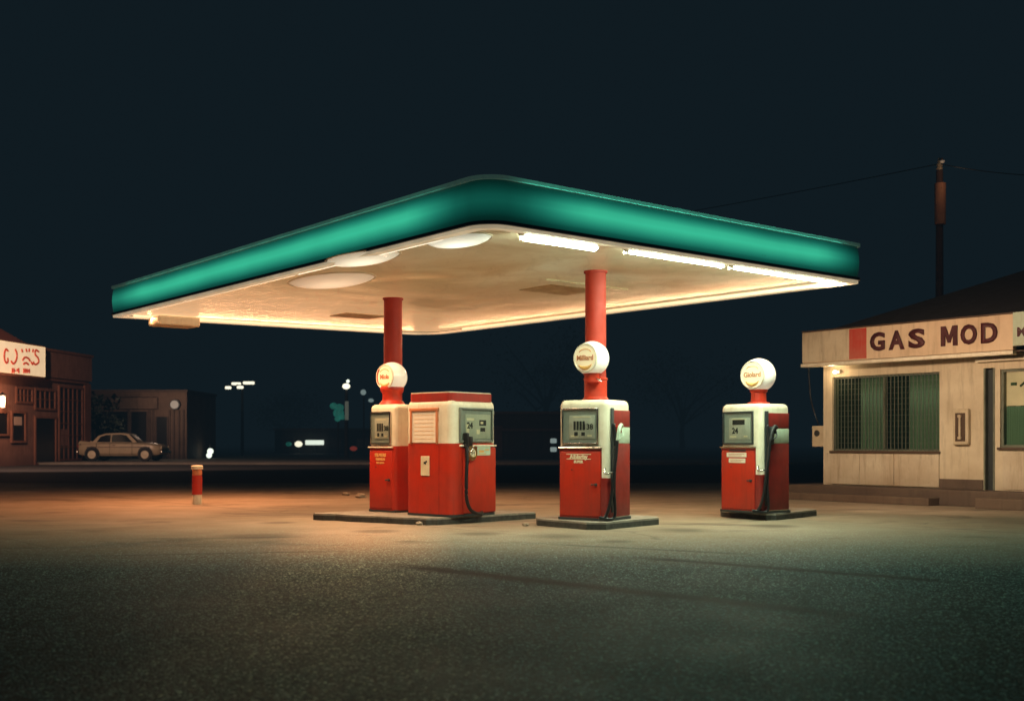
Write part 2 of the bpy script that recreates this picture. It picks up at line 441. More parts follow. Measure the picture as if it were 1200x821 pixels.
# fascia needs intermediate points along the straight runs for the painted lamp fall-off
_keep = outline
def outline_dense(d):
    o = _keep(d); out = []
    for i, p in enumerate(o):
        q = o[(i+1) % len(o)]; L = (q-p).length; k = max(1, int(L/.22))
        out += [p+(q-p)*j/k for j in range(k)]
    return out
outline = outline_dense
bm = ringwall('fascia', [(0, ZS+.06), (-.012, ZS+.12), (-.022, ZS+.2), (-.026, ZS+.27), (-.022, ZS+.34), (-.012, ZS+.42), (0, ZS+.475)], 'fascia', True)
obj('fascia', bm, 'fascia', canopy, smooth=True)
outline = _keep
def band(name, outer, inner, z0, z1, mat):
    bm = bm_new(); a, b = outline(outer), outline(inner); n = len(a)
    V = [[bm.verts.new((p.x, p.y, z)) for p in lp] for lp, z in ((a, z0), (a, z1), (b, z1), (b, z0))]
    for j in range(4):
        for i in range(n): bm.faces.new((V[j][i], V[j][(i+1) % n], V[(j+1) % 4][(i+1) % n], V[(j+1) % 4][i]))
    return obj(name, bm, mat, canopy, auto=30)
band('bottom_trim', -.035, .03, ZS+.022, ZS+.058, 'edge_dark')
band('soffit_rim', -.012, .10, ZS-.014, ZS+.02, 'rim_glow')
band('top_trim', -.038, .06, ZS+.478, ZS+.515, 'roof_trim')
def strip(name, i, j, d, a0, a1, mat):
    q = inset([p-CC for p in quad], d); A, B = q[i], q[j]
    p, r_ = A.lerp(B, a0), A.lerp(B, a1)
    bm = bm_new(); tube(bm, [(p.x, p.y, ZS+.012), (r_.x, r_.y, ZS+.012)], .022, 10)
    return obj(name, bm, mat, canopy, smooth=True)
M['strip_warm'] = emis('warm_perimeter_strip', (1.0, .66, .36), 1.25)
M['strip_cool'] = emis('cool_perimeter_strip', (1.0, .90, .66), 1.6)
strip('perimeter_strip', 3, 0, .13, .02, .60, 'strip_warm')
strip('perimeter_strip', 3, 0, .13, .61, .92, 'strip_cool')
strip('perimeter_strip', 2, 3, .13, .10, .97, 'strip_warm')
strip('perimeter_strip', 1, 2, .13, .03, .88, 'strip_warm')
# columns
def column(px, py, w):
    p = at(px, py, ZS); bm = bm_new()
    r = w/F*p.y/2
    loc = p-CC
    for z0, z1, rr in ((.0, ZS+.03, r),): cyl(bm, (loc.x, loc.y, z0), (loc.x, loc.y, z1), rr, seg=40)
    cyl(bm, (loc.x, loc.y, ZS+.008), (loc.x, loc.y, ZS+.034), r+.018, seg=40)
    return obj('column', bm, 'column', canopy, auto=30), p, r
c1, P1, r1 = column(460.5, 352, 21.5)
c2, P2, r2 = column(698, 321, 24.5)
# soffit hatches, conduit and the little box at the left corner
M['hatch'] = paint('soffit_hatch', (.66, .55, .36), .45, (.3, .18, .08), .6)
for (x, y, sx, sy) in ((655, 342, .9, .7), (420, 372, .8, .6)):
    p = at(x, y, ZS)-CC; bm = bm_new()
    bx(bm, (0, 0, 0), (sx, sy, .014), .004, 1, Matrix.Translation((p.x, p.y, ZS+.028)) @ Matrix.Rotation(R(39), 4, 'Z'))
    obj('access_panel', bm, 'hatch', canopy)
p = at(186, 372, ZS)-CC; bm = bm_new()
p = p + (R0-N0).normalized()*.28
bx(bm, (0, 0, 0), (.75, .5, .16), .03, 2, Matrix.Translation((p.x, p.y, ZS-.06)) @ Matrix.Rotation(R(39), 4, 'Z'))
obj('corner_box', bm, 'edge_light', canopy)
# conduit on the soffit by the right column
a, b = at(640, 329, ZS)-CC, at(735, 341, ZS)-CC
bm = bm_new(); tube(bm, [(a.x, a.y, ZS+.02), (b.x, b.y, ZS+.02)], .012, 8); obj('conduit', bm, 'hatch', canopy)

# lamps under the canopy
M['tube_cool'] = emis('cool_tube', (.84, 1.0, .74), 46)
M['tube_warm'] = emis('warm_tube', (1.0, .80, .52), 30)
M['lens_cool'] = emis('cool_lens', (1.0, 1.0, .80), 1.35)
M['glow_warm'] = emis('warm_soffit_glow', (1.0, .70, .44), 1.1)
M['lens_cream'] = emis('cream_lens', (1.0, .90, .66), 1.3)
M['fixture'] = paint('fixture_enamel', (.75, .72, .62), .4, (.4, .3, .2), .3)
def tube_light(p, q, label, drop=.055, mat='tube_cool', r=.03, w=.13):
    """strip light between two plan points"""
    c = (p+q)/2; L = (q-p).length; ang = math.atan2(q.y-p.y, q.x-p.x)
    t = thing('fluorescent_light', label, 'strip light', (c.x, c.y, ZS+.033), ang, 'strip lights along the canopy edge')
    bm = bm_new(); bx(bm, (0, 0, -.012), (L, w, .024), .006, 1); obj('housing', bm, 'fixture', t)
    bm = bm_new(); cyl(bm, (-L/2+.03, 0, -drop), (L/2-.03, 0, -drop), r, seg=16); obj('tube', bm, mat, t, auto=40)
    for s in (-1, 1):
        bm = bm_new(); bx(bm, (s*(L/2-.012), 0, -drop+.012), (.024, .075, .075), .005, 1); obj('end_cap', bm, 'fixture', t)
    return t
# run of tubes parallel to the right edge, just inside it
eR = (R0-N0).normalized(); nR = Vector((-eR.y, eR.x, 0))
def on_right(px, off):
    base = N0+nR*off
    # solve for s with pixel column px
    k = (px-CX)/F; s = (k*base.y-base.x)/(eR.x-k*eR.y)
    return base+eR*s
for (xa, xb, off, lab) in ((611, 699, .23, 'short thick strip light nearest the rounded canopy corner'),
                           (733, 848, .17, 'middle strip light under the right edge of the green canopy'),
                           (856, 980, .17, 'strip light at the far right tip of the green canopy')):
    tube_light(on_right(xa, off), on_right(xb, off), lab, r=.032 if xa == 611 else .018)
eL = (L0-N0).normalized(); nL = Vector((eL.y, -eL.x, 0))
def dome(px, py, L, W, mat, label, z=ZS+.034, cat='ceiling light'):
    p = at(px, py, ZS)
    t = thing('ceiling_light', label, cat, (p.x, p.y, z), math.atan2(eL.y, eL.x), 'lens lights in the canopy ceiling')
    bm = bm_new()
    lathe(bm, [(0, -.075), (.4, -.07), (.75, -.048), (.93, -.02), (1, 0)], Matrix.Diagonal((L/2, W/2, 1, 1)), 28)
    obj('lens', bm, mat, t, smooth=True)
    bm = bm_new(); lathe(bm, [(1.0, 0), (1.0, -.012), (1.03, -.010), (1.04, 0)], Matrix.Diagonal((L/2, W/2, 1, 1)), 28)
    obj('rim', bm, 'edge_light', t, smooth=True)
    return t
for mm, s0, s1 in (('lens_cool', 1.4, .22), ('glow_warm', .95, .24), ('lens_cream', 1.2, .26)):
    nt = M[mm].node_tree; b = nt.nodes['Principled BSDF']
    gr = nt.nodes.new('ShaderNodeTexCoord'); mp = nt.nodes.new('ShaderNodeMapping'); mp.inputs['Location'].default_value = (-.5, -.5, 0); nt.links.new(gr.outputs['Generated'], mp.inputs[0])
    sx_ = nt.nodes.new('ShaderNodeSeparateXYZ'); nt.links.new(mp.outputs[0], sx_.inputs[0])
    d2 = mth(nt, 'SQRT', mth(nt, 'ADD', mth(nt, 'MULTIPLY', sx_.outputs[0], sx_.outputs[0]), mth(nt, 'MULTIPLY', sx_.outputs[1], sx_.outputs[1])))
    nt.links.new(ramp(nt, d2, [(.12, s0), (.5, s1)]), b.inputs['Emission Strength'])
dome(537, 284, .95, .55, 'lens_cool', 'bright white lens light nearest the rounded canopy corner')
dome(424, 305, 1.35, .62, 'lens_cream', 'cream lens light close to the left canopy edge')
dome(388, 331, 1.7, .9, 'glow_warm', 'broad peach soffit glow shaped as a lens in the left half of the canopy ceiling')  # glow on the soffit given the shape of a luminous lens

# ------------------------------------------------------------------ pumps
def globe(parent, c, rad, ry, word, variant=0):
    """glass globe with a flat lettered lens facing local -Y"""
    x, y, z = c
    g = bpy.data.objects.new('globe', None)
    prof = []
    cut = .62
    for k in range(0, 25):
        th = math.pi*k/24
        ax = -math.cos(th)
        if ax < -cut: continue
        prof.append((math.sin(th)*rad, ax*rad))
    r0 = math.sqrt(1-cut*cut)*rad
    prof = [(r0-.014, -cut*rad-.006), (r0+.006, -cut*rad-.006), (r0+.010, -cut*rad+.012)] + prof[1:]
    prof[-1] = (0, prof[-1][1])
    rot = Matrix.Rotation(R(-90), 4, 'X')               # local z -> +y
    T = Matrix.Translation(c) @ Matrix.Rotation(ry, 4, 'Z')
    bm = bm_new(); lathe(bm, prof, T @ rot, 40)
    body = obj('globe', bm, 'globe', parent, smooth=True)
    bm = bm_new(); lathe(bm, [(0, -.006), (r0*.6, -.005), (r0-.012, 0)], T @ Matrix.Translation((0, -cut*rad-.004, 0)) @ rot, 40)
    lens = obj('lens', bm, 'lens', body, smooth=True)
    bm = bm_new(); lathe(bm, [(r0-.012, 0), (r0-.006, -.010), (r0+.006, -.010), (r0+.013, .004), (r0+.008, .012)], T @ Matrix.Translation((0, -cut*rad-.004, 0)) @ rot, 40)
    obj('lens_rim', bm, 'edge_light', body, smooth=True)
    fr = T @ Matrix.Translation((0, -cut*rad-.012, 0)) @ FRONT
    bm = bm_new(); text(bm, word, r0*.52, fr @ Matrix.Translation((0, 0, 0)), .002, .002, xs=.95)
    obj('lettering', bm, 'gold_red', body)
    bm = bm_new()
    pts = [(r0*.5*math.cos(a), 0, r0*.42+r0*.22*math.sin(a)) for a in [math.pi*k/10 for k in range(11)]]
    tube(bm, pts, .006, 6)
    bmesh.ops.transform(bm, matrix=T @ Matrix.Translation((0, -cut*rad-.010, 0)), verts=bm.verts)
    obj('arc_mark', bm, 'gold', body)
    bm = bm_new()
    pts = [(r0*.74*math.cos(a), 0, r0*.74*math.sin(a)) for a in [math.pi*(1.22+.56*k/12) for k in range(13)]]
    tube(bm, pts, lambda t: .004+.020*math.sin(math.pi*t), 8)
    bmesh.ops.transform(bm, matrix=T @ Matrix.Translation((0, -cut*rad-.010, 0)), verts=bm.verts)
    obj('emblem', bm, 'gold', body)
    if variant:
        bm = bm_new(); tube(bm, [(r0*.9*math.cos(a), -cut*rad-.012, r0*.9*math.sin(a)) for a in [math.pi*(.75+.5*k/12) for k in range(13)]], .008, 6)
        bmesh.ops.transform(bm, matrix=T, verts=bm.verts); obj('rim_stripe', bm, 'red', body)
    return body
M['globe'] = emis('opal_glass', (1.0, .88, .70), .36, (.85, .80, .70), .12)
M['globe'].node_tree.nodes['Principled BSDF'].inputs['Roughness'].default_value = .18
M['lens'] = emis('opal_lens', (1.0, .70, .38), .36, (.80, .70, .52), .18)
M['gold_red'] = plain('rust_lettering', (.50, .16, .05), .5)

def bez(bm, pts, r, n=12): tube(bm, spline(pts, n), r, 10)

def pump(loc, rz, w, d, h, label, kind):
    t = thing('fuel_pump', label, 'fuel pump', loc, rz, 'red and cream fuel pumps')
    hw, hd = w/2, d/2
    up = lambda e: not all(abs(v.co.z) < 1e-4 for v in e.verts)
    bm = bm_new(); bx(bm, (0, 0, h/2), (w, d, h), .075, 5, only=up)
    body = obj('cabinet', bm, 'white', t, auto=50)
    zt = h*.635                                           # top of the lower red panels
    # plinth
    bm = bm_new(); bx(bm, (0, 0, .018), (w+.012, d+.012, .036), .006, 1); obj('plinth', bm, 'dark', t)
    # red door on the front
    dw = w*.82; dx = -w*.045
    bm = bm_new(); bx(bm, (dx, -hd-.004, (.05+zt-.10)/2+.0), (dw, .022, zt-.15), .012, 3)
    door = obj('door', bm, 'red', t, auto=40)
    bm = bm_new(); bx(bm, (dx, -hd+.004, (zt-.08)/2+.012), (dw+.03, .012, zt-.06), .004, 1); obj('door_gasket', bm, 'dark_red', t)
    bm = bm_new()
    cyl(bm, (dx+dw*.40, -hd-.014, zt*.47), (dx+dw*.40, -hd-.035, zt*.47), .018, seg=14)
    bx(bm, (dx+dw*.40-.025, -hd-.036, zt*.47), (.075, .012, .018), .004, 1)
    obj('handle', bm, 'dark', door)
    bm = bm_new()
    cyl(bm, (dx-dw*.2, -hd-.012, zt*.66), (dx-dw*.2, -hd-.02, zt*.66), .008, seg=10)
    obj('screw', bm, 'dark', door)
    # moulding between dial and door
    bm = bm_new(); bx(bm, (dx, -hd-.012, zt-.052), (dw+.05, .036, .022), .008, 2); obj('moulding', bm, 'chrome' if kind != 'plain' else 'white', t)
    # dial
    z0, z1 = zt+.0, h-.115; zc, zh = (z0+z1)/2, z1-z0; gw = w*.72
    bm = bm_new()
    for sx, sz, cx, cz in ((.022, zh+.02, dx-gw/2, zc), (.022, zh+.02, dx+gw/2, zc), (gw, .022, dx, z0), (gw, .022, dx, z1)):
        bx(bm, (cx, -hd-.008, cz), (sx, .034, sz), .006, 2)
    fr = obj('dial_frame', bm, 'dark' if kind == 'dark' else 'chrome', t, auto=40)
    bm = bm_new(); bx(bm, (dx, -hd+.000, zc), (gw, .010, zh)); obj('dial_back', bm, 'dial_recess', fr)
    bm = bm_new(); bx(bm, (dx+gw*.05, -hd-.008, zc-.01), (gw*.72, .012, zh*.68), .006, 2); face = obj('dial_face', bm, 'dial_face', t, auto=40)
    bm = bm_new()
    fx = dx+gw*.05
    if kind == 'dark':
        bx(bm, (fx-gw*.02, -hd-.0155, zc+zh*.18), (gw*.42, .004, zh*.16))
        text(bm, '24', zh*.26, Matrix.Translation((fx-gw*.14, -hd-.0165, zc-zh*.10)) @ FRONT, .003, .002)
    else:
        for k in range(4): bx(bm, (fx-gw*.20+k*gw*.085, -hd-.0155, zc+zh*.02), (gw*.062, .004, zh*.26))
        text(bm, '138', zh*.22, Matrix.Translation((fx+gw*.18, -hd-.0165, zc-zh*.02)) @ FRONT, .002, .002)
        bx(bm, (fx-gw*.16, -hd-.0155, zc-zh*.22), (gw*.10, .004, zh*.12)); bx(bm, (fx+.02, -hd-.0155, zc-zh*.22), (gw*.1, .004, zh*.1))
    obj('digits', bm, 'digits', face)
    bm = bm_new(); bx(bm, (fx, -hd-.0155, zc+zh*.27), (gw*.5, .003, .012)); bx(bm, (fx-gw*.2, -hd-.0155, zc-zh*.28), (gw*.2, .003, .02)); bx(bm, (fx+gw*.22, -hd-.0155, zc-zh*.27), (gw*.12, .003, .02))
    obj('dial_marks', bm, 'label', face)
    bm = bm_new(); bx(bm, (dx, -hd-.021, zc), (gw-.01, .004, zh-.01)); obj('glass', bm, 'glass', fr)
    # label plate on the door
    lz = zt-.15
    if kind == 'script':
        bm = bm_new()
        bx(bm, (dx-.02, -hd-.0165, lz+.018), (dw*.62, .003, .010)); bx(bm, (dx-.02, -hd-.0165, lz-.040), (dw*.60, .003, .010))
        text(bm, 'Alblarby', .075, Matrix.Translation((dx-.02, -hd-.0165, lz-.014)) @ FRONT, .003, .002)
        text(bm, 'SUPER', .045, Matrix.Translation((dx-.02, -hd-.0165, lz-.075)) @ FRONT, .003, .002)
        obj('script_sign', bm, 'label', door)
    elif kind == 'dark':
        for z_, w_, x_ in ((lz-.005, .60, -.02), (lz-.085, .50, -.01)):
            bm = bm_new(); bx(bm, (dx+x_, -hd-.018, z_), (dw*w_, .006, .062), .002, 1); pl = obj('name_plate', bm, 'sheet', door)
            bm = bm_new(); bx(bm, (dx+x_, -hd-.022, z_+.012), (dw*w_*.8, .002, .006)); bx(bm, (dx+x_-.02, -hd-.022, z_-.01), (dw*w_*.66, .002, .006)); obj('printed_lines', bm, 'gold_red', pl)
        bm = bm_new(); bx(bm, (dx, -hd-.02, lz+.055), (dw*.5, .014, .02), .004, 1); obj('catch', bm, 'dark', door)
    else:
        bm = bm_new()
        text(bm, 'FILMERS', .062, Matrix.Translation((dx-.0, -hd-.0165, lz-.012)) @ FRONT, .003, .002)
        text(bm, 'PREMIUM', .044, Matrix.Translation((dx-.0, -hd-.0165, lz-.07)) @ FRONT, .003, .002)
        text(bm, 'NO LEAD', .036, Matrix.Translation((dx-.0, -hd-.0165, lz-.118)) @ FRONT, .002, .002)
        obj('lettering', bm, 'gold', door)
    # right side: red band, pale green panel, red lower panel
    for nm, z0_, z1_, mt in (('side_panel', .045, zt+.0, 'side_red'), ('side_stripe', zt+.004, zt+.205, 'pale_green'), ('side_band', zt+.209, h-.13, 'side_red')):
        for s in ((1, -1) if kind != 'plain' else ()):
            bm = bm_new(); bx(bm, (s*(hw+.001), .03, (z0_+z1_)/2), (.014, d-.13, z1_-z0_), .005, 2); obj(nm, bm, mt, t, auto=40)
    if kind != 'plain':
        bm = bm_new(); bx(bm, (hw-.055, -hd+.055, .28), (.135, .125, .50), .045, 4, only=lambda e: abs(e.verts[0].co.z-e.verts[1].co.z) > .1); obj('corner_cover', bm, 'side_red', t, auto=50)
    if kind == 'plain':
        vert = lambda e: abs(e.verts[0].co.z-e.verts[1].co.z) > .1
        bm = bm_new(); bx(bm, (.0, .0, zt/2-.005), (w+.012, d+.012, zt-.06), .06, 5, only=vert); obj('lower_casing', bm, 'red', t, auto=50)
        return t
    s = 1
    # holster + nozzle + hose on the right side, near the front edge
    X = hw+.008; yf = -hd+.085
    bm = bm_new(); bx(bm, (X+.006, yf+.015, h*.5), (.02, .07, h*.86), .008, 2); obj('hose_channel', bm, 'dark', t, auto=40)
    zn = zt+.12
    bm = bm_new(); bx(bm, (X+.04, yf+.10, zn+.06), (.07, .10, .10), .02, 3); bx(bm, (X+.02, yf+.10, zn-.05), (.03, .08, .16), .01, 2)
    obj('holster', bm, 'red' if kind == 'script' else 'dark', t, auto=40)
    bm = bm_new()
    bez(bm, [(X+.06, yf+.16, zn+.10), (X+.075, yf+.10, zn+.11), (X+.085, yf+.04, zn+.05), (X+.075, yf+.01, zn-.08)], .024)
    tube(bm, spline([(X+.07, yf+.13, zn+.06), (X+.10, yf+.11, zn-.02), (X+.08, yf+.04, zn-.07)], 6), .008, 6)
    nz = obj('nozzle', bm, 'pale_green' if kind == 'script' else 'dark', t, smooth=True)
    bm = bm_new()
    bez(bm, [(X+.075, yf+.01, zn-.08), (X+.07, yf-.01, zn-.25), (X+.06, yf-.05, .55), (X+.03, yf-.075, .25), (X-.02, yf-.12, .06), (X-.07, -hd-.10, .045)], .021)
    bez(bm, [(X+.03, yf+.01, h*.80), (X+.055, yf+.0, .9), (X+.05, yf-.02, .4), (X+.045, yf+.0, .06), (X-.02, yf-.12, .030), (X-.07, -hd-.10, .040)], .019)
    obj('hose', bm, 'rubber', t, smooth=True)
    bm = bm_new(); bez(bm, [(hw-.03, -hd-.02, zt-.30), (hw-.01, -hd-.05, zt-.36), (hw+.05, -hd-.02, zt-.36), (hw+.06, -hd+.08, zt-.34)], .012, 6)
    obj('hose_hook', bm, 'chrome', t, smooth=True)
    return t

GZ = .09
def corner_place(px, py, theta, w, d):
    """centre of a box whose near corner is seen at px,py (on the islands)"""
    n = at(px, py, GZ); th = R(theta)
    return Vector((n.x-math.cos(th)*w/2+math.sin(th)*d/2, n.y+math.sin(th)*w/2+math.cos(th)*d/2, GZ)), -th

# middle pump
w2, d2, h2 = .70, .62, 1.50
p2, rz2 = corner_place(712, 610.5, 33, w2, d2)
pm = pump(p2, rz2, w2, d2, h2, 'red pump at the foot of the right canopy column with pale green nozzle', 'script')
def local(t, p):
    return Matrix.Rotation(-t.rotation_euler[2], 4, 'Z') @ (Vector(p)-Vector(t.location))
# collar round the column on top of this pump + globe bracket
cl = local(pm, (P2.x, P2.y, 0))
bm = bm_new()
lathe(bm, [(r2+.005, h2-.01+0), (r2+.03, h2+.0), (r2+.03, h2+.03), (r2+.012, h2+.05), (r2+.012, h2+.26), (r2+.022, h2+.27), (r2+.022, h2+.29), (r2+.004, h2+.30)], Matrix.Translation((cl.x, cl.y, 0)), 40)
obj('neck', bm, 'red', pm, auto=40)
gp = atY(693.5, 420, P2.y-.16)
gl = local(pm, gp)
bm = bm_new(); lathe(bm, [(.10, -.30), (.095, -.22), (.13, -.17), (.155, -.13), (.15, -.12), (0, -.14)], Matrix.Translation(gl), 32)
obj('globe_cup', bm, 'red', pm, auto=50)
globe(pm, gl, .222, R(-6), 'Milliard')
bm = bm_new(); bez(bm, [(gl.x+.06, gl.y-.02, gl.z-.24), (gl.x+.12, gl.y-.06, gl.z-.27), (gl.x+.17, gl.y-.04, gl.z-.30)], .010, 6); obj('latch', bm, 'chrome', pm, smooth=True)

# right pump
w3, d3, h3 = .74, .60, 1.50
p3, rz3 = corner_place(891.5, 602, 54, w3, d3)
pr = pump(p3, rz3, w3, d3, h3, 'free standing red pump on its own slab, nearest the gas station building', 'dark')
gl = local(pr, atY(889, 439.5, p3.y-.05))
bm = bm_new()
lathe(bm, [(.16, h3-.005), (.15, h3+.02), (.105, h3+.035), (.105, gl.z-.24), (.12, gl.z-.235), (.125, gl.z-.2), (.15, gl.z-.165), (.14, gl.z-.14), (0, gl.z-.15)], Matrix.Translation((gl.x, gl.y, 0)), 32)
obj('neck', bm, 'red', pr, auto=40)
globe(pr, gl, .236, R(8), 'Giolard')

# left pump and the wide cabinet it is joined to
w1, d1, h1 = .54, .55, 1.50
p1, rz1 = corner_place(464, 600.5, 40, w1, d1)
pl_ = pump(p1, rz1, w1, d1, h1, 'narrow red pump joined to the left end of the wide red cabinet', 'plain')
gl = local(pl_, atY(459.5, 442, p1.y+.02))
bm = bm_new()
lathe(bm, [(.19, h1-.005), (.17, h1+.03), (.14, h1+.06), (.135, gl.z-.24), (.16, gl.z-.2), (.17, gl.z-.15), (.16, gl.z-.13), (0, gl.z-.14)], Matrix.Translation((gl.x, gl.y, 0)), 32)
obj('neck', bm, 'red', pl_, auto=40)
globe(pl_, gl, .215, R(-2), 'Miola', 1)
# hose loop on its left side
bm = bm_new(); X = -w1/2-.01
bez(bm, [(X, 0, .95), (X-.10, -.02, .92), (X-.16, -.03, .7), (X-.10, -.02, .42), (X-.01, 0, .30)], .017); obj('hose', bm, 'rubber', pl_, smooth=True)
bm = bm_new(); bx(bm, (X-.01, 0, .97), (.05, .08, .12), .012, 2); bx(bm, (X-.005, 0, .29), (.04, .07, .10), .01, 2); obj('hose_fitting', bm, 'dark', pl_, auto=40)

def cabinet(loc, rz, w, d, h):
    t = thing('fuel_pump', 'wide double sided red and cream pump cabinet with red roof band and round gauge', 'fuel pump', loc, rz, 'red and cream fuel pumps')
    hw, hd = w/2, d/2; zt = .955
    vert = lambda e: abs(e.verts[0].co.z-e.verts[1].co.z) > .9*e.calc_length()
    upf = lambda e: not all(abs(v.co.z) < 1e-4 for v in e.verts)
    bm = bm_new(); bx(bm, (0, 0, (h-.05)/2), (w, d, h-.05), .10, 6, only=upf); obj('cabinet', bm, 'white', t, auto=50)
    bm = bm_new(); bx(bm, (0, 0, zt/2+.01), (w+.014, d+.014, zt-.02), .12, 6, only=vert); obj('lower_casing', bm, 'red', t, auto=50)
    bm = bm_new(); bx(bm, (0, 0, .016), (w+.03, d+.03, .032), .12, 5, only=vert); obj('plinth', bm, 'dark', t, auto=50)
    bm = bm_new(); bx(bm, (0, 0, h-.03), (w-.035, d-.035, .11), .12, 8, only=vert); roof = obj('roof_band', bm, 'dark_red', t, auto=50)
    bm = bm_new(); bx(bm, (0, 0, h+.030), (w-.045, d-.045, .018), .115, 8, only=vert); obj('roof_rim', bm, 'white', roof, auto=50)
    # face A (local -Y): framed sheet panel, sticker on the red
    y = -hd; x = -.06
    pw, z0, z1 = w*.56, zt+.01, h-.20
    bm = bm_new()
    for sx, sz, cx, cz in ((.03, z1-z0+.04, x-pw/2, (z0+z1)/2), (.03, z1-z0+.04, x+pw/2, (z0+z1)/2), (pw+.05, .045, x, z1+.01)):
        bx(bm, (cx, y-.012, cz), (sx, .04, sz), .010, 3)
    fr = obj('panel_frame', bm, 'orange_trim', t, auto=40)
    bm = bm_new(); bx(bm, (x, y-.006, (z0+z1)/2), (pw-.03, .014, z1-z0), .002, 1); sh = obj('notice_panel', bm, 'sheet', t)
    bm = bm_new()
    for k in range(7): bx(bm, (x, y-.0145, z0+.05+k*.052), (pw*.74, .002, .004))
    obj('printed_lines', bm, 'gold', sh)
    bm = bm_new(); bx(bm, (x+.02, y-.012, .66), (.16, .008, .26), .003, 1); st = obj('sticker', bm, 'label', t)
    bm = bm_new(); bx(bm, (x+.02, y-.017, .70), (.045, .003, .03)); cyl(bm, (x+.045, y-.016, .715), (x+.045, y-.0185, .715), .016, seg=10); bx(bm, (x+.035, y-.017, .685), (.01, .003, .02)); obj('printed_mark', bm, 'digits', st)
    bm = bm_new(); bx(bm, (x+pw/2+.03, y-.008, .48), (.006, .006, .9)); obj('dark_line', bm, 'dark_red', t)
    # face B (local +X): dial, gauge, plate, hose
    X = hw
    B = Matrix.Translation((X, .02, 0)) @ Matrix.Rotation(R(90), 4, 'Z')         # local x along the face, -y outwards
    def part(nm, mt, fn, parent=t, **k):
        bm = bm_new(); fn(bm); bmesh.ops.transform(bm, matrix=B, verts=bm.verts); return obj(nm, bm, mt, parent, **k)
    gw, z0, z1 = d*.70, zt+.03, h-.18; zc, zh = (z0+z1)/2, z1-z0
    def frame(bm):
        for sx, sz, cx, cz in ((.028, zh+.03, -gw/2, zc), (.028, zh+.03, gw/2, zc), (gw, .028, 0, z0), (gw, .028, 0, z1)): bx(bm, (cx, -.012, cz), (sx, .04, sz), .008, 2)
    fb = part('dial_frame', 'dial_green', frame, auto=40)
    part('dial_back', 'dial_recess', lambda bm: bx(bm, (0, -.002, zc), (gw, .012, zh)), fb)
    fa = part('dial_face', 'dial_pale', lambda bm: bx(bm, (.03, -.010, zc-.02), (gw*.80, .012, zh*.76), .008, 2), auto=40)
    def dig(bm):
        text(bm, '24', .11, Matrix.Translation((-.13, -.018, zc-.01)) @ FRONT, .004, .002)
        bx(bm, (.12, -.0175, zc+.03), (.13, .004, .075)); bx(bm, (.12, -.0175, zc-.06), (.09, .004, .05))
    part('digits', 'digits', dig, fa)
    def dmk(bm):
        bx(bm, (-.12, -.0175, zc+.075), (.14, .003, .03)); bx(bm, (-.17, -.0175, zc-.05), (.05, .003, .12)); bx(bm, (.03, -.0175, zc-.09), (.06, .003, .06))
        bx(bm, (.10, -.021, zc+.03), (.05, .003, .03))
    part('dial_marks', 'label', dmk, fa)
    part('glass', 'glass', lambda bm: bx(bm, (0, -.026, zc), (gw-.02, .004, zh-.02)), fb)
    dr = part('door', 'red', lambda bm: bx(bm, (.06, -.014, .47), (d*.72, .02, .86), .012, 3), auto=40)
    part('moulding', 'white', lambda bm: bx(bm, (.03, -.016, zt-.03), (d*.80, .04, .026), .01, 2), auto=40)
    def gau(bm): lathe(bm, [(0, .05), (.055, .05), (.06, .055), (.088, .055), (.10, .04), (.105, 0)], Matrix.Translation((-.13, -.02, .83)) @ Matrix.Rotation(R(90), 4, 'X'), 28)
    gg = part('gauge', 'brass', gau, auto=40)
    part('gauge_face', 'label', lambda bm: (cyl(bm, (-.13, -.070, .83), (-.13, -.074, .83), .05, seg=24)), gg)
    def gm(bm): bx(bm, (-.15, -.0755, .83), (.012, .003, .05)); bx(bm, (-.11, -.0755, .835), (.03, .003, .012)); bx(bm, (-.11, -.0755, .81), (.012, .003, .03))
    part('gauge_marks', 'digits', gm, gg)
    pp = part('name_plate', 'pale_green', lambda bm: bx(bm, (.13, -.026, .86), (.26, .008, .13), .003, 1), dr)
    part('printed_lines', 'gold', lambda bm: (bx(bm, (.08, -.0315, .85), (.10, .002, .03)), bx(bm, (.19, -.0315, .87), (.08, .002, .015)), bx(bm, (.10, -.0315, .815), (.14, .002, .01))), pp)
    # nozzle + hose
    def noz(bm):
        bx(bm, (-.235, -.05, zt+.04), (.05, .08, .20), .015, 3); bx(bm, (-.16, -.05, zt+.03), (.07, .05, .13), .012, 2)
    part('holster', 'rubber', noz, auto=40)
    part('nozzle', 'chrome', lambda bm: (bez(bm, [(-.13, -.06, zt-.03), (-.14, -.07, zt-.08), (-.20, -.07, zt-.10), (-.235, -.07, zt-.02)], .02, 6)), smooth=True)
    part('hose', 'rubber', lambda bm: bez(bm, [(-.24, -.06, zt+.0), (-.26, -.09, zt-.22), (-.285, -.10, .50), (-.29, -.11, .25), (-.24, -.12, .11), (-.13, -.12, .045), (.02, -.08, .035), (.09, -.03, .04)], .024), smooth=True)
    return t
M['orange_trim'] = paint('orange_trim', (.60, .20, .08), .45, (.3, .15, .08), .4)
M['dial_green'] = paint('green_dial_frame', (.17, .19, .16), .4, (.05, .06, .05), .4)
M['dial_pale'] = paint('pale_dial_face', (.46, .47, .38), .5, (.2, .22, .16), .5)
wc, dc, hc = .86, .88, 1.59
pc, rzc = corner_place(529, 606, 41, wc, dc)
cabinet(pc, rzc, wc, dc, hc)

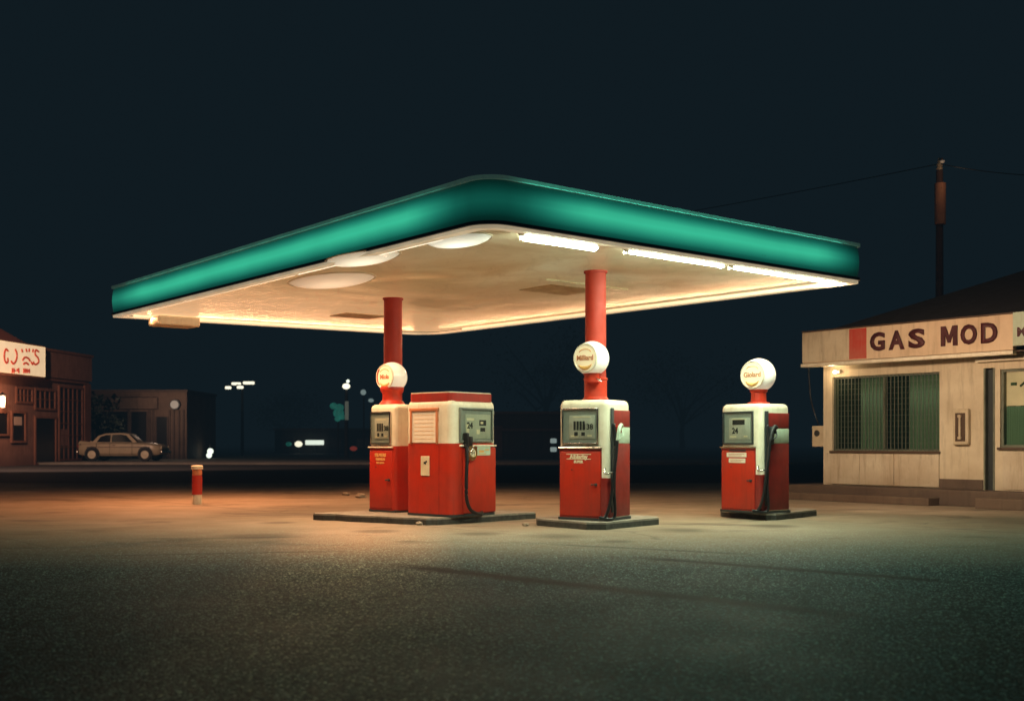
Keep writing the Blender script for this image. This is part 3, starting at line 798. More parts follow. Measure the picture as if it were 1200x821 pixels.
# ------------------------------------------------------------------ islands
def island(name, label, poly, h=GZ, gaps=(), jag=.012):
    t = thing('pump_island', label, 'pump island', (sum(p.x for p in poly)/len(poly), sum(p.y for p in poly)/len(poly), 0), 0, 'low concrete pump islands')
    o = Vector(t.location)
    pts = []
    for i, p in enumerate(poly):
        q = poly[(i+1) % len(poly)]; L = (q-p).length; k = max(2, int(L/.17))
        for j in range(k):
            a = p+(q-p)*j/k - o
            r = random.uniform(-jag, jag)
            a = a + Vector((r, random.uniform(-jag, jag), 0))
            pts.append(a)
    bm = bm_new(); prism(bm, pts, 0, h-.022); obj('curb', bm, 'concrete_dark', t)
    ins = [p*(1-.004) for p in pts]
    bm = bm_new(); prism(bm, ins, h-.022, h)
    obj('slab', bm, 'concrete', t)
    return t
def qd(near, left, right, inn=None):
    n, l, r = at(*near), at(*left), at(*right)
    return [n, r, r+(l-n), l]
def octa(q, c):
    out = []
    for i, p in enumerate(q):
        a, b = q[i-1], q[(i+1) % 4]
        out += [p+(a-p).normalized()*c, p+(b-p).normalized()*c]
    return out
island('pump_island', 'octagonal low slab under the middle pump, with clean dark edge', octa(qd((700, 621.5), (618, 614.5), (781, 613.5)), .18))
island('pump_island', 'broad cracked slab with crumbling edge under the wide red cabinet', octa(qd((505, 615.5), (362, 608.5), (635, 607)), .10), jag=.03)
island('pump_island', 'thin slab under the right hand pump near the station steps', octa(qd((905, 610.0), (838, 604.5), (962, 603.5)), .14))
# crumbled pieces of the broken curb and loose stones
M['rubble'] = paint('broken_concrete', (.32, .27, .20), .95, (.14, .11, .08), .7, nscale=20)
def stone(px, py, s):
    p = at(px, py); bm = bm_new()
    bmesh.ops.create_icosphere(bm, subdivisions=2, radius=s)
    for v in bm.verts: v.co *= random.uniform(.7, 1.15); v.co.z *= .55
    o = obj('loose_stone', bm, 'rubble', None); o.location = (p.x, p.y, s*.3); o.rotation_euler = (0, 0, random.uniform(0, 6))
    return o
for i, (px, py, s, lab) in enumerate(((405, 580, .085, 'pale broken stone lying left of the narrow pump, further from it'), (423, 583, .11, 'larger pale broken stone lying just left of the narrow pump'),
                 (492, 614.8, .06, 'broken curb fragment at the near corner of the broad cracked slab'), (616, 616, .05, 'flat stone fragment between the two near pump islands'),
                 (694, 583, .05, 'small stone behind the middle pump island'))):
    tag(stone(px, py, s), lab, 'stone')

# ------------------------------------------------------------------ bollard
bp = at(231, 590.5)
b_ = thing('bollard', 'short red bollard with white cap and base standing alone left of the pumps', 'bollard', bp)
rb = .085
for nm, z0, z1, rr, mt in (('base_band', 0, .17, rb*.94, 'white'), ('post', .17, .50, rb, 'red'), ('upper_band', .50, .60, rb*.97, 'orange_trim'), ('cap', .60, .665, rb*1.16, 'white')):
    bm = bm_new(); lathe(bm, [(0, z0), (rr, z0), (rr, z1-.012), (rr-.012, z1), (0, z1+.006)], None, 28); obj(nm, bm, mt, b_, auto=40)

# ------------------------------------------------------------------ facade helper: local x runs along the wall, -y points out of it, z up
class Wall:
    def __init__(s, name, label, cat, p0, d):
        d = Vector((d[0], d[1])).normalized(); s.d = d; s.p = Vector((p0[0], p0[1]))
        s.t = thing(name, label, cat, (p0[0], p0[1], 0), math.atan2(d.y, d.x))
        s.n = Vector((d.y, -d.x))                        # outward = local -y
    def sx(s, px, out=0.0):
        b = s.p+s.n*out; k = (px-CX)/F
        return (k*b.y-b.x)/(s.d.x-k*s.d.y)
    def z(s, px, py, out=0.0):
        b = s.p+s.n*out+s.d*s.sx(px, out)
        return H+(HZ-py)/F*b.y
    def box(s, bm, x0, x1, z0, z1, o0, o1, bev=0):
        return bx(bm, ((x0+x1)/2, -(o0+o1)/2, (z0+z1)/2), (x1-x0, abs(o1-o0), z1-z0), bev)
    def part(s, name, mat, boxes, parent=None, bev=0, **k):
        bm = bm_new()
        for b in boxes: s.box(bm, *b, bev)
        return obj(name, bm, mat, parent or s.t, **k)

# ------------------------------------------------------------------ the gas station building
def plaster(name, c, dirt, amount=.5, dark_line=0):
    m, nt, b, o = newmat(name)
    a = noise(nt, 1.1, 8, .65); s = noise(nt, 3.5, 7, .65, coord(nt, scale=(2.6, 2.6, .3)))
    col = mixc(nt, mth(nt, 'MULTIPLY', ramp(nt, a, [(.4, 0.0), (.7, 1.0)]), amount), c, dirt)
    col = mixc(nt, mth(nt, 'MULTIPLY', ramp(nt, s, [(.5, 0.0), (.72, 1.0)]), amount), col, tuple(x*.7 for x in dirt))
    sp = nt.nodes.new('ShaderNodeSeparateXYZ'); nt.links.new(coord(nt), sp.inputs[0])
    low = ramp(nt, mth(nt, 'ADD', sp.outputs[2], mth(nt, 'MULTIPLY', s, .5)), [(.35, .55), (.85, 0.0)])
    col = mixc(nt, low, col, tuple(x*.55 for x in dirt))
    d = noise(nt, 22, 6, .7)
    col = mixc(nt, ramp(nt, d, [(.64, 0.0), (.7, .5)]), col, tuple(x*.4 for x in dirt))
    nt.links.new(col, b.inputs['Base Color']); b.inputs['Roughness'].default_value = .8
    bump(nt, b, noise(nt, 30, 5, .6), .3, .006)
    return m
M['plaster'] = plaster('cream_plaster', (.70, .60, .44), (.42, .31, .19), .55)
M['panel'] = plaster('lower_panel', (.66, .57, .43), (.40, .28, .17), .65)
M['signboard'] = plaster('sign_board', (.72, .55, .38), (.46, .30, .18), .5)
M['signred'] = paint('sign_red', (.50, .05, .03), .6, (.5, .3, .2), .35)
M['maroon'] = paint('maroon_lettering', (.075, .012, .014), .6, (.03, .01, .01), .5)
M['roof_tile'] = paint('dark_roof_tiles', (.028, .026, .026), .9, (.012, .012, .012), .6)
M['step'] = plaster('step_concrete', (.16, .11, .075), (.08, .05, .035), .7)
M['sill'] = plain('brown_sill', (.08, .045, .025), .6)
M['window_frame'] = paint('window_frame', (.16, .17, .12), .6, (.05, .05, .04), .5)
M['blind'] = paint('dark_blind', (.020, .028, .030), .7, (.01, .01, .01), .3)
M['grille'] = paint('security_grille', (.10, .11, .08), .6, (.03, .03, .03), .4)
def curtain():
    m, nt, b, o = newmat('green_curtain')
    w = nt.nodes.new('ShaderNodeTexWave'); w.inputs['Scale'].default_value = 11; w.inputs['Distortion'].default_value = 5
    nt.links.new(coord(nt, scale=(1, 1, .08)), w.inputs['Vector'])
    sp = nt.nodes.new('ShaderNodeSeparateXYZ'); nt.links.new(coord(nt), sp.inputs[0])
    band_ = ramp(nt, mth(nt, 'MULTIPLY', sp.outputs[2], .4), [(.3, .5), (.62, .75), (.72, 1.6), (.78, 1.7), (.84, .7), (1, .5)])
    col = mixc(nt, w.outputs['Fac'], (.20, .20, .135), (.30, .29, .20))
    nt.links.new(col, b.inputs['Base Color']); nt.links.new(col, b.inputs['Emission Color'])
    nt.links.new(mth(nt, 'MULTIPLY', band_, .28), b.inputs['Emission Strength']); b.inputs['Roughness'].default_value = .8  # room light behind put into the curtain's emission, banded by height
    return m
M['curtain'] = curtain()

W0 = at(965, 568, .25)
dst = (N0-L0).xy.normalized()
st = Wall('gas_station', 'cream station building with GAS MOD sign, barred windows and dark low roof', 'building', W0, dst)
t = st.t
LEN = 7.5
sx, sz = st.sx, st.z
ZF = .26
# wall with openings: build from boxes
wx0, wx1 = sx(975), sx(1101); wz0, wz1 = sz(1030, 528.5), sz(1030, 439)
dx0, dx1 = sx(1153), sx(1166)
rx0 = sx(1172)
TOP = 2.62
st.part('wall', 'plaster', [(0, wx0, ZF, TOP, -.25, 0), (wx0, wx1, wz1, TOP, -.25, 0), (wx1, dx0, ZF, TOP, -.25, 0), (dx0, dx1+.0, 2.30, TOP, -.25, 0),
                            (dx1, rx0, ZF, TOP, -.25, -.0), (rx0, LEN, ZF, sz(1190, 526), -.25, 0), (rx0, LEN, sz(1185, 432), TOP, -.25, 0),
                            (wx0, wx1, ZF, wz0, -.25, -.02),
                            (0, .2, ZF, TOP, -5, -.25), (0, LEN, ZF, TOP, -5.2, -5), (LEN-.2, LEN, ZF, TOP, -5, -.25)])
# lower siding panels with seams
b = [sx(v) for v in (966.5, 1007.5, 1048, 1101)]
for a0, a1 in zip(b, b[1:]): st.part('wall_panel', 'panel', [(a0+.006, a1-.006, ZF+.02, wz0-.035, -.02, .018)], bev=.004)
st.part('wall_panel', 'panel', [(rx0+.05, LEN, ZF+.02, sz(1190, 527)-.02, 0, .018)], bev=.004)
st.part('skirting', 'step', [(wx1+.01, dx0-.01, ZF+.005, ZF+.17, 0, .022)])
# window with sashes, curtains, blinds and grille
st.part('sill', 'sill', [(wx0-.03, wx1+.02, wz0-.035, wz0+.005, -.05, .05)], bev=.006)
xm = sx(1034)
def window(x0, x1, z0, z1, split=None, nm='window', grid=True, cur=(.45, .45)):
    fw = .035
    fb = [(x0, x1, z0, z0+fw, -.12, -.05), (x0, x1, z1-fw, z1, -.12, -.05), (x0, x0+fw, z0+fw, z1-fw, -.12, -.05), (x1-fw, x1, z0+fw, z1-fw, -.12, -.05)]
    if split: fb.append((split-fw/2, split+fw/2, z0+fw, z1-fw, -.12, -.045))
    win = st.part(nm, 'window_frame', fb)
    edges = [x0, split, x1] if split else [x0, x1]
    for i, (a, c) in enumerate(zip(edges, edges[1:])):
        m_ = a+(c-a)*cur[i]
        # blind slats on the left part, curtain on the right part
        bm = bm_new(); n = 13
        for k in range(n):
            xx = a+.03+(m_-a-.04)*(k+.5)/n
            bx(bm, (0, 0, 0), ((m_-a)/n*.86, .006, z1-z0-.06), 0, 2, Matrix.Translation((xx, .17, (z0+z1)/2)) @ Matrix.Rotation(R(22), 4, 'Z'))
        obj('blind', bm, 'blind', win)
        bm = bm_new(); n = 40; v0 = v1 = None
        for k in range(n+1):
            xx = m_-.02+(c-m_)*k/n; yy = .19+.018*math.sin(k*1.25)
            p, q = bm.verts.new((xx, yy, z0)), bm.verts.new((xx, yy, z1))
            if v0: bm.faces.new((v0, p, q, v1))
            v0, v1 = p, q
        obj('curtain', bm, 'curtain', win, smooth=True)
    st.part('pane', 'window_glass', [(x0+.01, x1-.01, z0+.01, z1-.01, -.088, -.082)], win)
    if grid:
        bm = bm_new(); k = 0; xx = x0+.04
        while xx < x1-.02: bx(bm, (xx, .022, (z0+z1)/2), (.012, .008, z1-z0-.02)); xx += .075
        zz = z0+.05
        while zz < z1-.02: bx(bm, ((x0+x1)/2, .031, zz), (x1-x0-.02, .006, .0035)); zz += .10
        obj('security_grille', bm, 'grille', win)
    return win
M['window_glass'] = glass_mat('window_glass', (.75, .9, .8), .85)
window(wx0, wx1, wz0, wz1, xm, cur=(.48, .40))
# dark interior walls behind the openings
M['interior'] = plain('dark_interior', (.012, .014, .016), .9)
st.part('interior', 'interior', [(wx0-.1, wx1+.1, wz0-.1, wz1+.1, -.9, -.88), (dx0-.05, dx1+.05, ZF, 2.3, -.6, -.58), (rx0-.1, LEN-.3, ZF, 2.4, -.9, -.88)])
# right-hand window: pinkish blind with round-topped shape, green lower poster
x1 = LEN-.15; z0, z1 = sz(1185, 524), sz(1185, 432)
win = st.part('window', 'window_frame', [(rx0, x1, z0, z0+.04, -.12, -.04), (rx0, x1, z1-.04, z1, -.12, -.04), (rx0, rx0+.04, z0+.04, z1-.04, -.12, -.04), (x1-.04, x1, z0+.04, z1-.04, -.12, -.04)])
zs = sz(1185, 475)
M['warm_blind'] = emis('warm_blind', (1.0, .42, .24), 1.1, (.50, .36, .26), .25)  # room light put into the blind's own emission
st.part('roller_blind', 'warm_blind', [(rx0+.04, x1-.04, zs, z1-.04, -.15, -.14)], win)
st.part('curtain', 'curtain', [(rx0+.04, x1-.04, z0+.04, zs-.01, -.15, -.14)], win)
bm = bm_new(); tube(bm, spline([(rx0+.28, .125, zs+.32), (rx0+.42, .125, zs+.42), (rx0+.62, .125, zs+.46), (rx0+.9, .125, zs+.45)], 6), .018, 6)
bx(bm, (rx0+.17, .125, zs+.36), (.10, .01, .05)); obj('window_lettering', bm, 'window_frame', win)
st.part('pane', 'window_glass', [(rx0+.01, x1-.01, z0+.01, z1-.01, -.088, -.082)], win)
st.part('sill', 'sill', [(rx0-.03, x1+.02, z0-.04, z0, -.05, .05)])
# narrow dark door
dr = st.part('door', 'dark', [(dx0+.005, dx1-.005, ZF, 2.28, -.14, -.09)])
st.part('handle', 'chrome', [(dx1-.05, dx1-.03, 1.15, 1.3, -.085, -.06)], dr)
st.part('door_frame', 'window_frame', [(dx0-.0, dx0+.03, ZF, 2.3, -.085, .012), (dx1-.03, dx1, ZF, 2.3, -.085, .012)])
# sign fascia
OUT = .42
fx0 = sx(940.5, OUT); fx1 = sx(1187, OUT)
FT, FB = 3.12, 2.545
st.part('sign_board', 'signboard', [(fx0, fx1, FB, FT, OUT-.12, OUT)], bev=.006)
st.part('sign_end', 'plaster', [(fx0, sx(995, OUT), FB+.02, FT-.01, OUT+.001, OUT+.008)])
st.part('sign_stripe', 'signred', [(sx(995.5, OUT), sx(1015.5, OUT), FB+.02, FT-.01, OUT+.001, OUT+.01)])
st.part('sign_ledge', 'edge_light', [(fx0-.01, fx1+.02, FB-.075, FB-.012, OUT-.10, OUT+.05)], bev=.01)
st.part('eaves', 'sill', [(fx0+.02, LEN+.3, FB-.02, FB-.003, -.02, OUT-.11)])
st.part('eaves_end', 'signboard', [(fx0, fx0+.06, FB, FT, -5.3, OUT-.125)])
st.part('roof_edge', 'sill', [(fx0-.01, fx1, FT, FT+.025, OUT-.14, OUT+.014)])
st.part('side_sign', 'pale_green', [(fx1+.01, LEN+.3, FB+.06, FT+.02, OUT-.10, OUT+.02)])
bm = bm_new(); text(bm, 'MA', .2, Matrix.Translation((fx1+.22, -OUT-.024, (FB+FT)/2-.02)) @ FRONT, .008, .002); obj('side_lettering', bm, 'maroon', t)
st.part('awning_rail', 'edge_light', [(sx(1147), LEN, 2.40, 2.45, .02, .12)], bev=.01)
# letters: one child each
lx = [(1020, 1038, 'G'), (1042, 1061, 'A'), (1065, 1085, 'S'), (1103, 1123, 'M'), (1126, 1146, 'O'), (1150, 1170, 'D')]
for a, c, ch in lx:
    xa, xb = sx(a, OUT), sx(c, OUT)
    bm = bm_new()
    if ch == 'M': bm.faces.new([bm.verts.new((x_, y_, 0)) for x_, y_ in ((0, 0), (0, 1), (.29, 1), (.5, .50), (.71, 1), (1, 1), (1, 0), (.74, 0), (.74, .58), (.58, .16), (.42, .16), (.26, .58), (.26, 0))])
    else: text(bm, ch, 1.0, Matrix.Identity(4), .040, 0)
    xs_ = [v.co.x for v in bm.verts]; ys_ = [v.co.y for v in bm.verts]
    w_, h_ = max(xs_)-min(xs_), max(ys_)-min(ys_); cx_, cy_ = (max(xs_)+min(xs_))/2, (max(ys_)+min(ys_))/2
    for v in bm.verts: v.co = Vector(((xa+xb)/2+(v.co.x-cx_)*(xb-xa)*.96/w_, -OUT-.012, FB+.30+(v.co.y-cy_)*.335/h_))
    r_ = bmesh.ops.extrude_face_region(bm, geom=list(bm.faces)); 
    for v in r_['geom']:
        if isinstance(v, bmesh.types.BMVert): v.co.y -= .018
    obj('letter', bm, 'maroon', t)
st.part('wall_fixture', 'fixture', [(sx(978), sx(986), 2.36, 2.41, .0, .06)], bev=.01)
# low dark roof
bm = bm_new()
e = [(fx0+.15, -.15+.0, FT+.0), (LEN+4, -.15, FT+.0), (LEN+4, 5.4, FT), (fx0+.15, 5.4, FT)]
rg = [(fx0+3.2, 2.7, FT+1.25), (LEN+4, 2.7, FT+1.25)]
V = [bm.verts.new(p) for p in e]+[bm.verts.new(p) for p in rg]
for f in ((0, 1, 5, 4), (1, 2, 5), (2, 3, 4, 5), (3, 0, 4), (0, 3, 2, 1)): bm.faces.new([V[i] for i in f])
roof = obj('roof', bm, 'roof_tile', t)
bm = bm_new()
for k in range(60):
    x = fx0+.2+k*.2; bx(bm, (x, -.17, FT+.035), (.14, .09, .05), .018, 2)
obj('eave_tiles', bm, 'roof_tile', roof)
# plinth + steps
pf = obj('plinth', (lambda bm: (bx(bm, ((LEN-.35)/2, 2.3, .13), (LEN+.75, 5.6+.0, .258), .012), bm)[1])(bm_new()), 'step', t)
M['step_light'] = plaster('step_edge', (.20, .14, .09), (.10, .06, .04), .7)
bm = bm_new(); bx(bm, (sx(1110)/2-.2, -.66, .065), (sx(1110)+.7, .34, .13), .012); bx(bm, (LEN/2+1.6, -.70, .085), (3.6, .40, .17), .012)
obj('step', bm, 'step_light', t)

# wall phone / meter box on the wall
px0, px1 = sx(1120), sx(1138); bz0, bz1 = sz(1129, 521), sz(1129, 479)
ph = thing('wall_phone', 'cream box with slim handset on the station wall between window and door', 'wall phone', st.t.location, st.t.rotation_euler[2])
st2 = st.t; 
def wp(name, mat, boxes, parent, bev=0): return st.part(name, mat, boxes, parent, bev)
M['phone'] = paint('cream_box', (.62, .52, .36), .5, (.3, .2, .12), .5)
hs = wp('housing', 'phone', [(px0, px1, bz0, bz1, .002, .10)], ph, .02)
wp('recess', 'sill', [(px0+.05, px1-.05, bz0+.06, bz1-.07, .101, .106)], ph)
wp('handset', 'phone', [((px0+px1)/2-.018, (px0+px1)/2+.018, bz0+.12, bz1-.12, .106, .135)], ph, .01)
wp('mouthpiece', 'phone', [((px0+px1)/2-.03, (px0+px1)/2+.03, bz1-.15, bz1-.10, .106, .15), ((px0+px1)/2-.03, (px0+px1)/2+.03, bz0+.09, bz0+.14, .106, .15)], ph, .012)
# lit lamp on the wall
lm = thing('wall_lamp', 'small lit lamp at the top left corner of the station window', 'wall lamp', st.t.location, st.t.rotation_euler[2])
M['small_lamp'] = emis('small_warm_lamp', (1, .80, .48), 14)
wp('bracket', 'fixture', [(sx(979), sx(987), sz(983, 436)-.02, sz(983, 436)+.02, .062, .09)], lm, .004)
bm = bm_new(); q = Vector((sx(983), -.12, sz(983, 436))); bmesh.ops.create_icosphere(bm, subdivisions=2, radius=.035, matrix=Matrix.Translation(q)); obj('bulb', bm, 'small_lamp', lm, smooth=True)
# electric meter at the left end wall, with its cable
mb = thing('meter_box', 'small tan meter box on the left end of the station, cable hanging from the eaves', 'meter box', st.t.location, st.t.rotation_euler[2])
zb = H+(HZ-511)/F*21.7
bm = bm_new(); bx(bm, (-.15, .15, zb), (.28, .24, .40), .02); obj('housing', bm, 'phone', mb)
bm = bm_new(); cyl(bm, (-.17, .035, zb+.06), (-.17, .022, zb+.06), .06, seg=18); obj('meter_dial', bm, 'dark', mb)
bm = bm_new(); bez(bm, [(-.42, .1, 2.54), (-.40, .15, 1.9), (-.30, .2, 1.5), (-.20, .15, zb+.2)], .012); obj('cable', bm, 'rubber', mb)

# ------------------------------------------------------------------ utility pole + wires behind the station
up_ = atY(1101, 322, 34); 
pt = thing('utility_pole', 'tall utility pole with pale sleeve rising behind the station roof', 'utility pole', (up_.x, up_.y, 0))
zz = lambda py: H+(HZ-py)/F*34
M['pole_wood'] = paint('pole_wood', (.10, .05, .035), .9, (.04, .02, .015), .6)
M['sleeve'] = paint('pole_sleeve', (.46, .22, .12), .7, (.2, .08, .05), .5)
bm = bm_new(); cyl(bm, (0, 0, 0), (0, 0, zz(200)), .13, .10, 20); obj('pole', bm, 'pole_wood', pt, auto=40)
bm = bm_new(); cyl(bm, (.02, 0, zz(263)), (.02, 0, zz(215)), .16, .165, 24); obj('sleeve', bm, 'sleeve', pt, auto=40)
bm = bm_new(); lathe(bm, [(0, 0), (.06, 0), (.10, .06), (.07, .10), (.10, .16), (.06, .22), (.05, .36), (0, .40)], Matrix.Translation((0, 0, zz(200))), 18); obj('insulator', bm, 'phone', pt, smooth=True)
M['pole_lamp'] = emis('pole_lamp', (1, .70, .45), .12)
bm = bm_new(); lathe(bm, [(0, -.07), (.05, -.06), (.07, 0), (0, .02)], Matrix.Translation((0, -.22, zz(190.5))), 16); obj('lamp', bm, 'pole_lamp', pt, smooth=True)
bm = bm_new(); tube(bm, [(0, 0, zz(188)), (0, -.22, zz(188.2))], .03, 8); obj('lamp_arm', bm, 'pole_wood', pt)
for (q, lab) in (((16, 20, 6.6), 'thin overhead wire running right from the utility pole'), ((-16, 52, 8.4), 'thin overhead wire running left from the utility pole into the dark')):
    a = Vector((up_.x, up_.y, zz(192))); c = Vector(q) if q[0] > 0 else Vector((-16, 70, 12.0)); pts = []
    for k in range(25):
        u = k/24; p_ = a.lerp(c, u); p_.z -= 1.2*4*u*(1-u)*.5; pts.append(p_)
    bm = bm_new(); tube(bm, pts, .014, 6); tag(obj('power_line', bm, 'interior'), lab, 'wire')

# ------------------------------------------------------------------ shop on the left with lit sign
M['brick_brown'] = plaster('brown_render', (.28, .14, .10), (.15, .07, .05), .6)
M['brown_trim'] = plaster('brown_trim', (.24, .10, .06), (.12, .05, .03), .6)
M['dark_opening'] = plain('dark_opening', (.010, .010, .011), .4)
M['roof_brown'] = paint('brown_roof', (.26, .085, .05), .9, (.1, .04, .03), .5)
sp0 = Vector((( 104.5-CX)/F*58, 58))
sd = Vector((.115, 1.0)).normalized()
sw = Wall('shop_building', 'brown corner shop with a lit white sign and pitched roof at the left', 'building', sp0, (-sd.x*-1, 1))
# local x runs away from the viewer towards px 104; s<0 is nearer the left frame edge
sw.d = sd; sw.n = Vector((sd.y, -sd.x)); sw.t.rotation_euler = (0, 0, math.atan2(sd.y, sd.x))
t2 = sw.t; a = sw.sx; zf = sw.z
SX = a(-60); ST = zf(104, 420)
x5 = lambda px: a(px)
op = [(66, 96, 452, 540), (40, 64, 488, 541)]
sw.part('wall', 'brick_brown', [(SX, 0, 0, ST, -8, 0)])
sw.part('parapet', 'brick_brown', [(SX, .06, zf(104, 447), ST+.05, 0, .12)])
sw.part('parapet_cap', 'brown_trim', [(SX-.1, .1, ST+.05, ST+.17, -8.1, .2)])
sw.part('pilaster', 'brown_trim', [(x5(97.5), 0, .0, zf(104, 450), 0, .10)])
sw.part('lintel', 'brown_trim', [(x5(12), x5(97), zf(97, 450), zf(97, 447.5), .0, .15)])
def opening(nm, x0, x1, y0, y1, mt='dark_opening', frame=True, bars=0, out=.015):
    xa, xb = x5(x0), x5(x1); z1_, z0_ = zf((x0+x1)/2, y0), max(.02, zf((x0+x1)/2, y1))
    fr = .10
    o = sw.part(nm, 'brown_trim', [(xa-fr, xa, z0_-fr, z1_+fr, 0, .08), (xb, xb+fr, z0_-fr, z1_+fr, 0, .08), (xa, xb, z1_, z1_+fr, 0, .08), (xa, xb, z0_-fr, z0_, 0, .08)])
    p = sw.part('pane', mt, [(xa, xb, z0_, z1_, 0, out)], o)
    if bars:
        bb = [(xa+(xb-xa)*k/bars-.05, xa+(xb-xa)*k/bars+.05, z0_, z1_, .016, .05) for k in range(1, bars)]
        nh = max(2, int((z1_-z0_)/.55))
        bb += [(xa, xb, z0_+(z1_-z0_)*k/nh-.02, z0_+(z1_-z0_)*k/nh+.02, .051, .07) for k in range(1, nh)]
        sw.part('glazing_bars', 'brown_trim', bb, o)
    return o
opening('shop_window', 69, 95, 455, 537, bars=5)
opening('doorway', 41, 64, 490, 542)
opening('transom', 41, 63, 458, 478, bars=4)
opening('vent', 19, 36, 456, 470, bars=4)
w_ = opening('window', 13.5, 28, 484, 516)
M['poster'] = emis('window_poster', (.65, .42, .30), .05, (.5, .36, .28), .3)
sw.part('poster', 'poster', [(x5(16), x5(25), zf(20, 498), zf(20, 488), .016, .03)], w_)
opening('window', -6, 8, 484, 508)
# smaller things glimpsed in the shop window
sw.part('counter_display', 'brick_brown', [(x5(70), x5(78), .9, 1.7, .016, .05)], t2)
# pitched roof behind the parapet
bm = bm_new(); zr = ST+.1
rz_ = zf(-40, 340)-0
V = [bm.verts.new(p) for p in ((SX, .3, zr), (x5(51), .3, zr), (x5(51), 7.5, zr), (SX, 7.5, zr), (x5(-45), 3.9, zr+3.4), (SX, 3.9, zr+3.4))]
for f in ((0, 1, 4, 5), (1, 2, 4), (2, 3, 5, 4), (0, 3, 2, 1), (0, 5, 3)): bm.faces.new([V[i] for i in f])
obj('roof', bm, 'roof_brown', t2)
# illuminated sign
sg = thing('shop_sign', 'lit cream signboard with red hand painted lettering on the brown corner shop', 'sign', t2.location, t2.rotation_euler[2])
M['sign_glow'] = emis('sign_glow', (1.0, .72, .42), 1.05, (.8, .7, .5), .10)
SO = .62
sxa, sxb = a(-14, SO), a(53, SO); sz0, sz1 = sw.z(53, 441.5, SO), sw.z(53, 407, SO)
sw.part('case', 'brown_trim', [(sxa-.06, sxb+.06, sz0-.06, sz1+.06, .125, SO-.03)], sg)
fc = sw.part('face', 'sign_glow', [(sxa, sxb, sz0, sz1, SO-.028, SO)], sg, .03)
M['sign_red'] = emis('backlit_red_lettering', (.62, .06, .02), .6, (.45, .03, .012))
def strokes(lst, r):
    bm = bm_new(); zc = (sz0+sz1)/2
    for pl in lst:
        pp = []
        for (px, py) in pl:
            s_ = a(px, SO); pp.append((s_, -SO-.01, sw.z(px, py, SO)))
        P_ = spline(pp, 6) if len(pp) > 2 else pp
        tube(bm, P_, r, 6)
    return bm
bm = strokes([[(9, 411), (6.5, 409), (4.8, 414), (5, 421), (7, 425), (9, 423), (8.5, 419)],
              [(17.5, 409), (19.5, 415), (18.5, 422), (15.5, 426), (12.5, 423)],
              [(45, 412), (41.5, 410), (40.8, 415), (44, 419), (45, 424), (41, 427), (38.5, 424)],
              [(25, 409), (26, 412.5)], [(30, 408.5), (31, 412)], [(34, 408.5), (33.5, 412)], [(38.5, 409), (38, 412.5)],
              [(26, 422), (29, 418.5), (33, 420), (35, 423)], [(27, 426.5), (30, 425), (33, 427)], [(36, 424), (38, 427)]], .048)
obj('lettering', bm, 'sign_red', sg, smooth=True)
bm = strokes([[(14, 431), (14.2, 437)], [(16, 431), (16.2, 437)], [(15, 434), (17.5, 434)], [(20, 432), (19.4, 435)], [(21.5, 431), (21.6, 437)],
              [(27.5, 431.5), (27.6, 437)], [(29.6, 431.5), (29.7, 437)], [(31.6, 432), (31.7, 437)], [(27.6, 434), (34, 434.3)], [(34, 432), (34, 437)]], .04)
obj('small_lettering', bm, 'sign_red', sg, smooth=True)
# wall lamp of the shop
wl = thing('wall_lamp', 'small lit lantern on the wall of the brown corner shop, under its sign', 'wall lamp', t2.location, t2.rotation_euler[2])
q = (a(3.0, .4), -.4, sw.z(3.0, 470, .4))
M['shop_lamp'] = emis('shop_lamp', (1, .62, .34), 6)
bm = bm_new(); lathe(bm, [(0, -.28), (.09, -.26), (.11, .22), (0, .26)], Matrix.Translation(q), 16); obj('lantern', bm, 'shop_lamp', wl, smooth=True)
bm = bm_new(); lathe(bm, [(0, .40), (.18, .27), (.12, .262), (0, .262)], Matrix.Translation(q), 16); bx(bm, (q[0], -.2, q[2]+.30), (.06, .40, .06)); obj('bracket', bm, 'dark', wl)

# ------------------------------------------------------------------ low building behind the parked car
Y2 = 72
def bpx(px, Y): return (px-CX)/F*Y
lb = Wall('low_building', 'low brown building with flat roof behind the parked car', 'building', (bpx(107, Y2), Y2), (1, .0))
M['dim_wall'] = plaster('dim_wall', (.17, .105, .075), (.09, .06, .045), .6)
M['dim_trim'] = plaster('dim_trim', (.11, .07, .055), (.06, .04, .03), .6)
a2, z2 = lb.sx, lb.z
lb.part('wall', 'dim_wall', [(0, a2(219), 0, z2(160, 458), -7, 0)])
lb.part('parapet', 'dim_trim', [(-.1, a2(219)+.1, z2(160, 459), z2(160, 456.5), -7, .2)])
lb.part('fascia_board', 'dim_wall', [(0, a2(186), z2(160, 479), z2(160, 466), 0, .35)])
for x0, x1, y0, y1, nm in ((112, 150, 482, 536, 'shop_window'), (154, 172, 482, 538, 'shop_window'), (184, 196, 488, 540, 'door')):
    o = lb.part(nm, 'dark_opening', [(a2(x0), a2(x1), max(.05, z2(0, y1)), z2(0, y0), 0, .03)])
    lb.part('frame', 'dim_trim', [(a2(x0)-.08, a2(x0), .05, z2(0, y0), 0, .09), (a2(x1), a2(x1)+.08, .05, z2(0, y0), 0, .09)], o)
for x0 in (151, 175, 179, 198, 203, 209, 214): lb.part('pilaster', 'dim_trim', [(a2(x0), a2(x0+2), 0, z2(0, 480), 0, .10)])
cs = thing('round_sign', 'round pale sign on the right end of the low building', 'sign', (bpx(206, Y2), Y2-.3, z2(206, 474)))
M['pale_sign'] = emis('pale_sign', (.7, .8, .8), .10, (.5, .5, .48), .2)
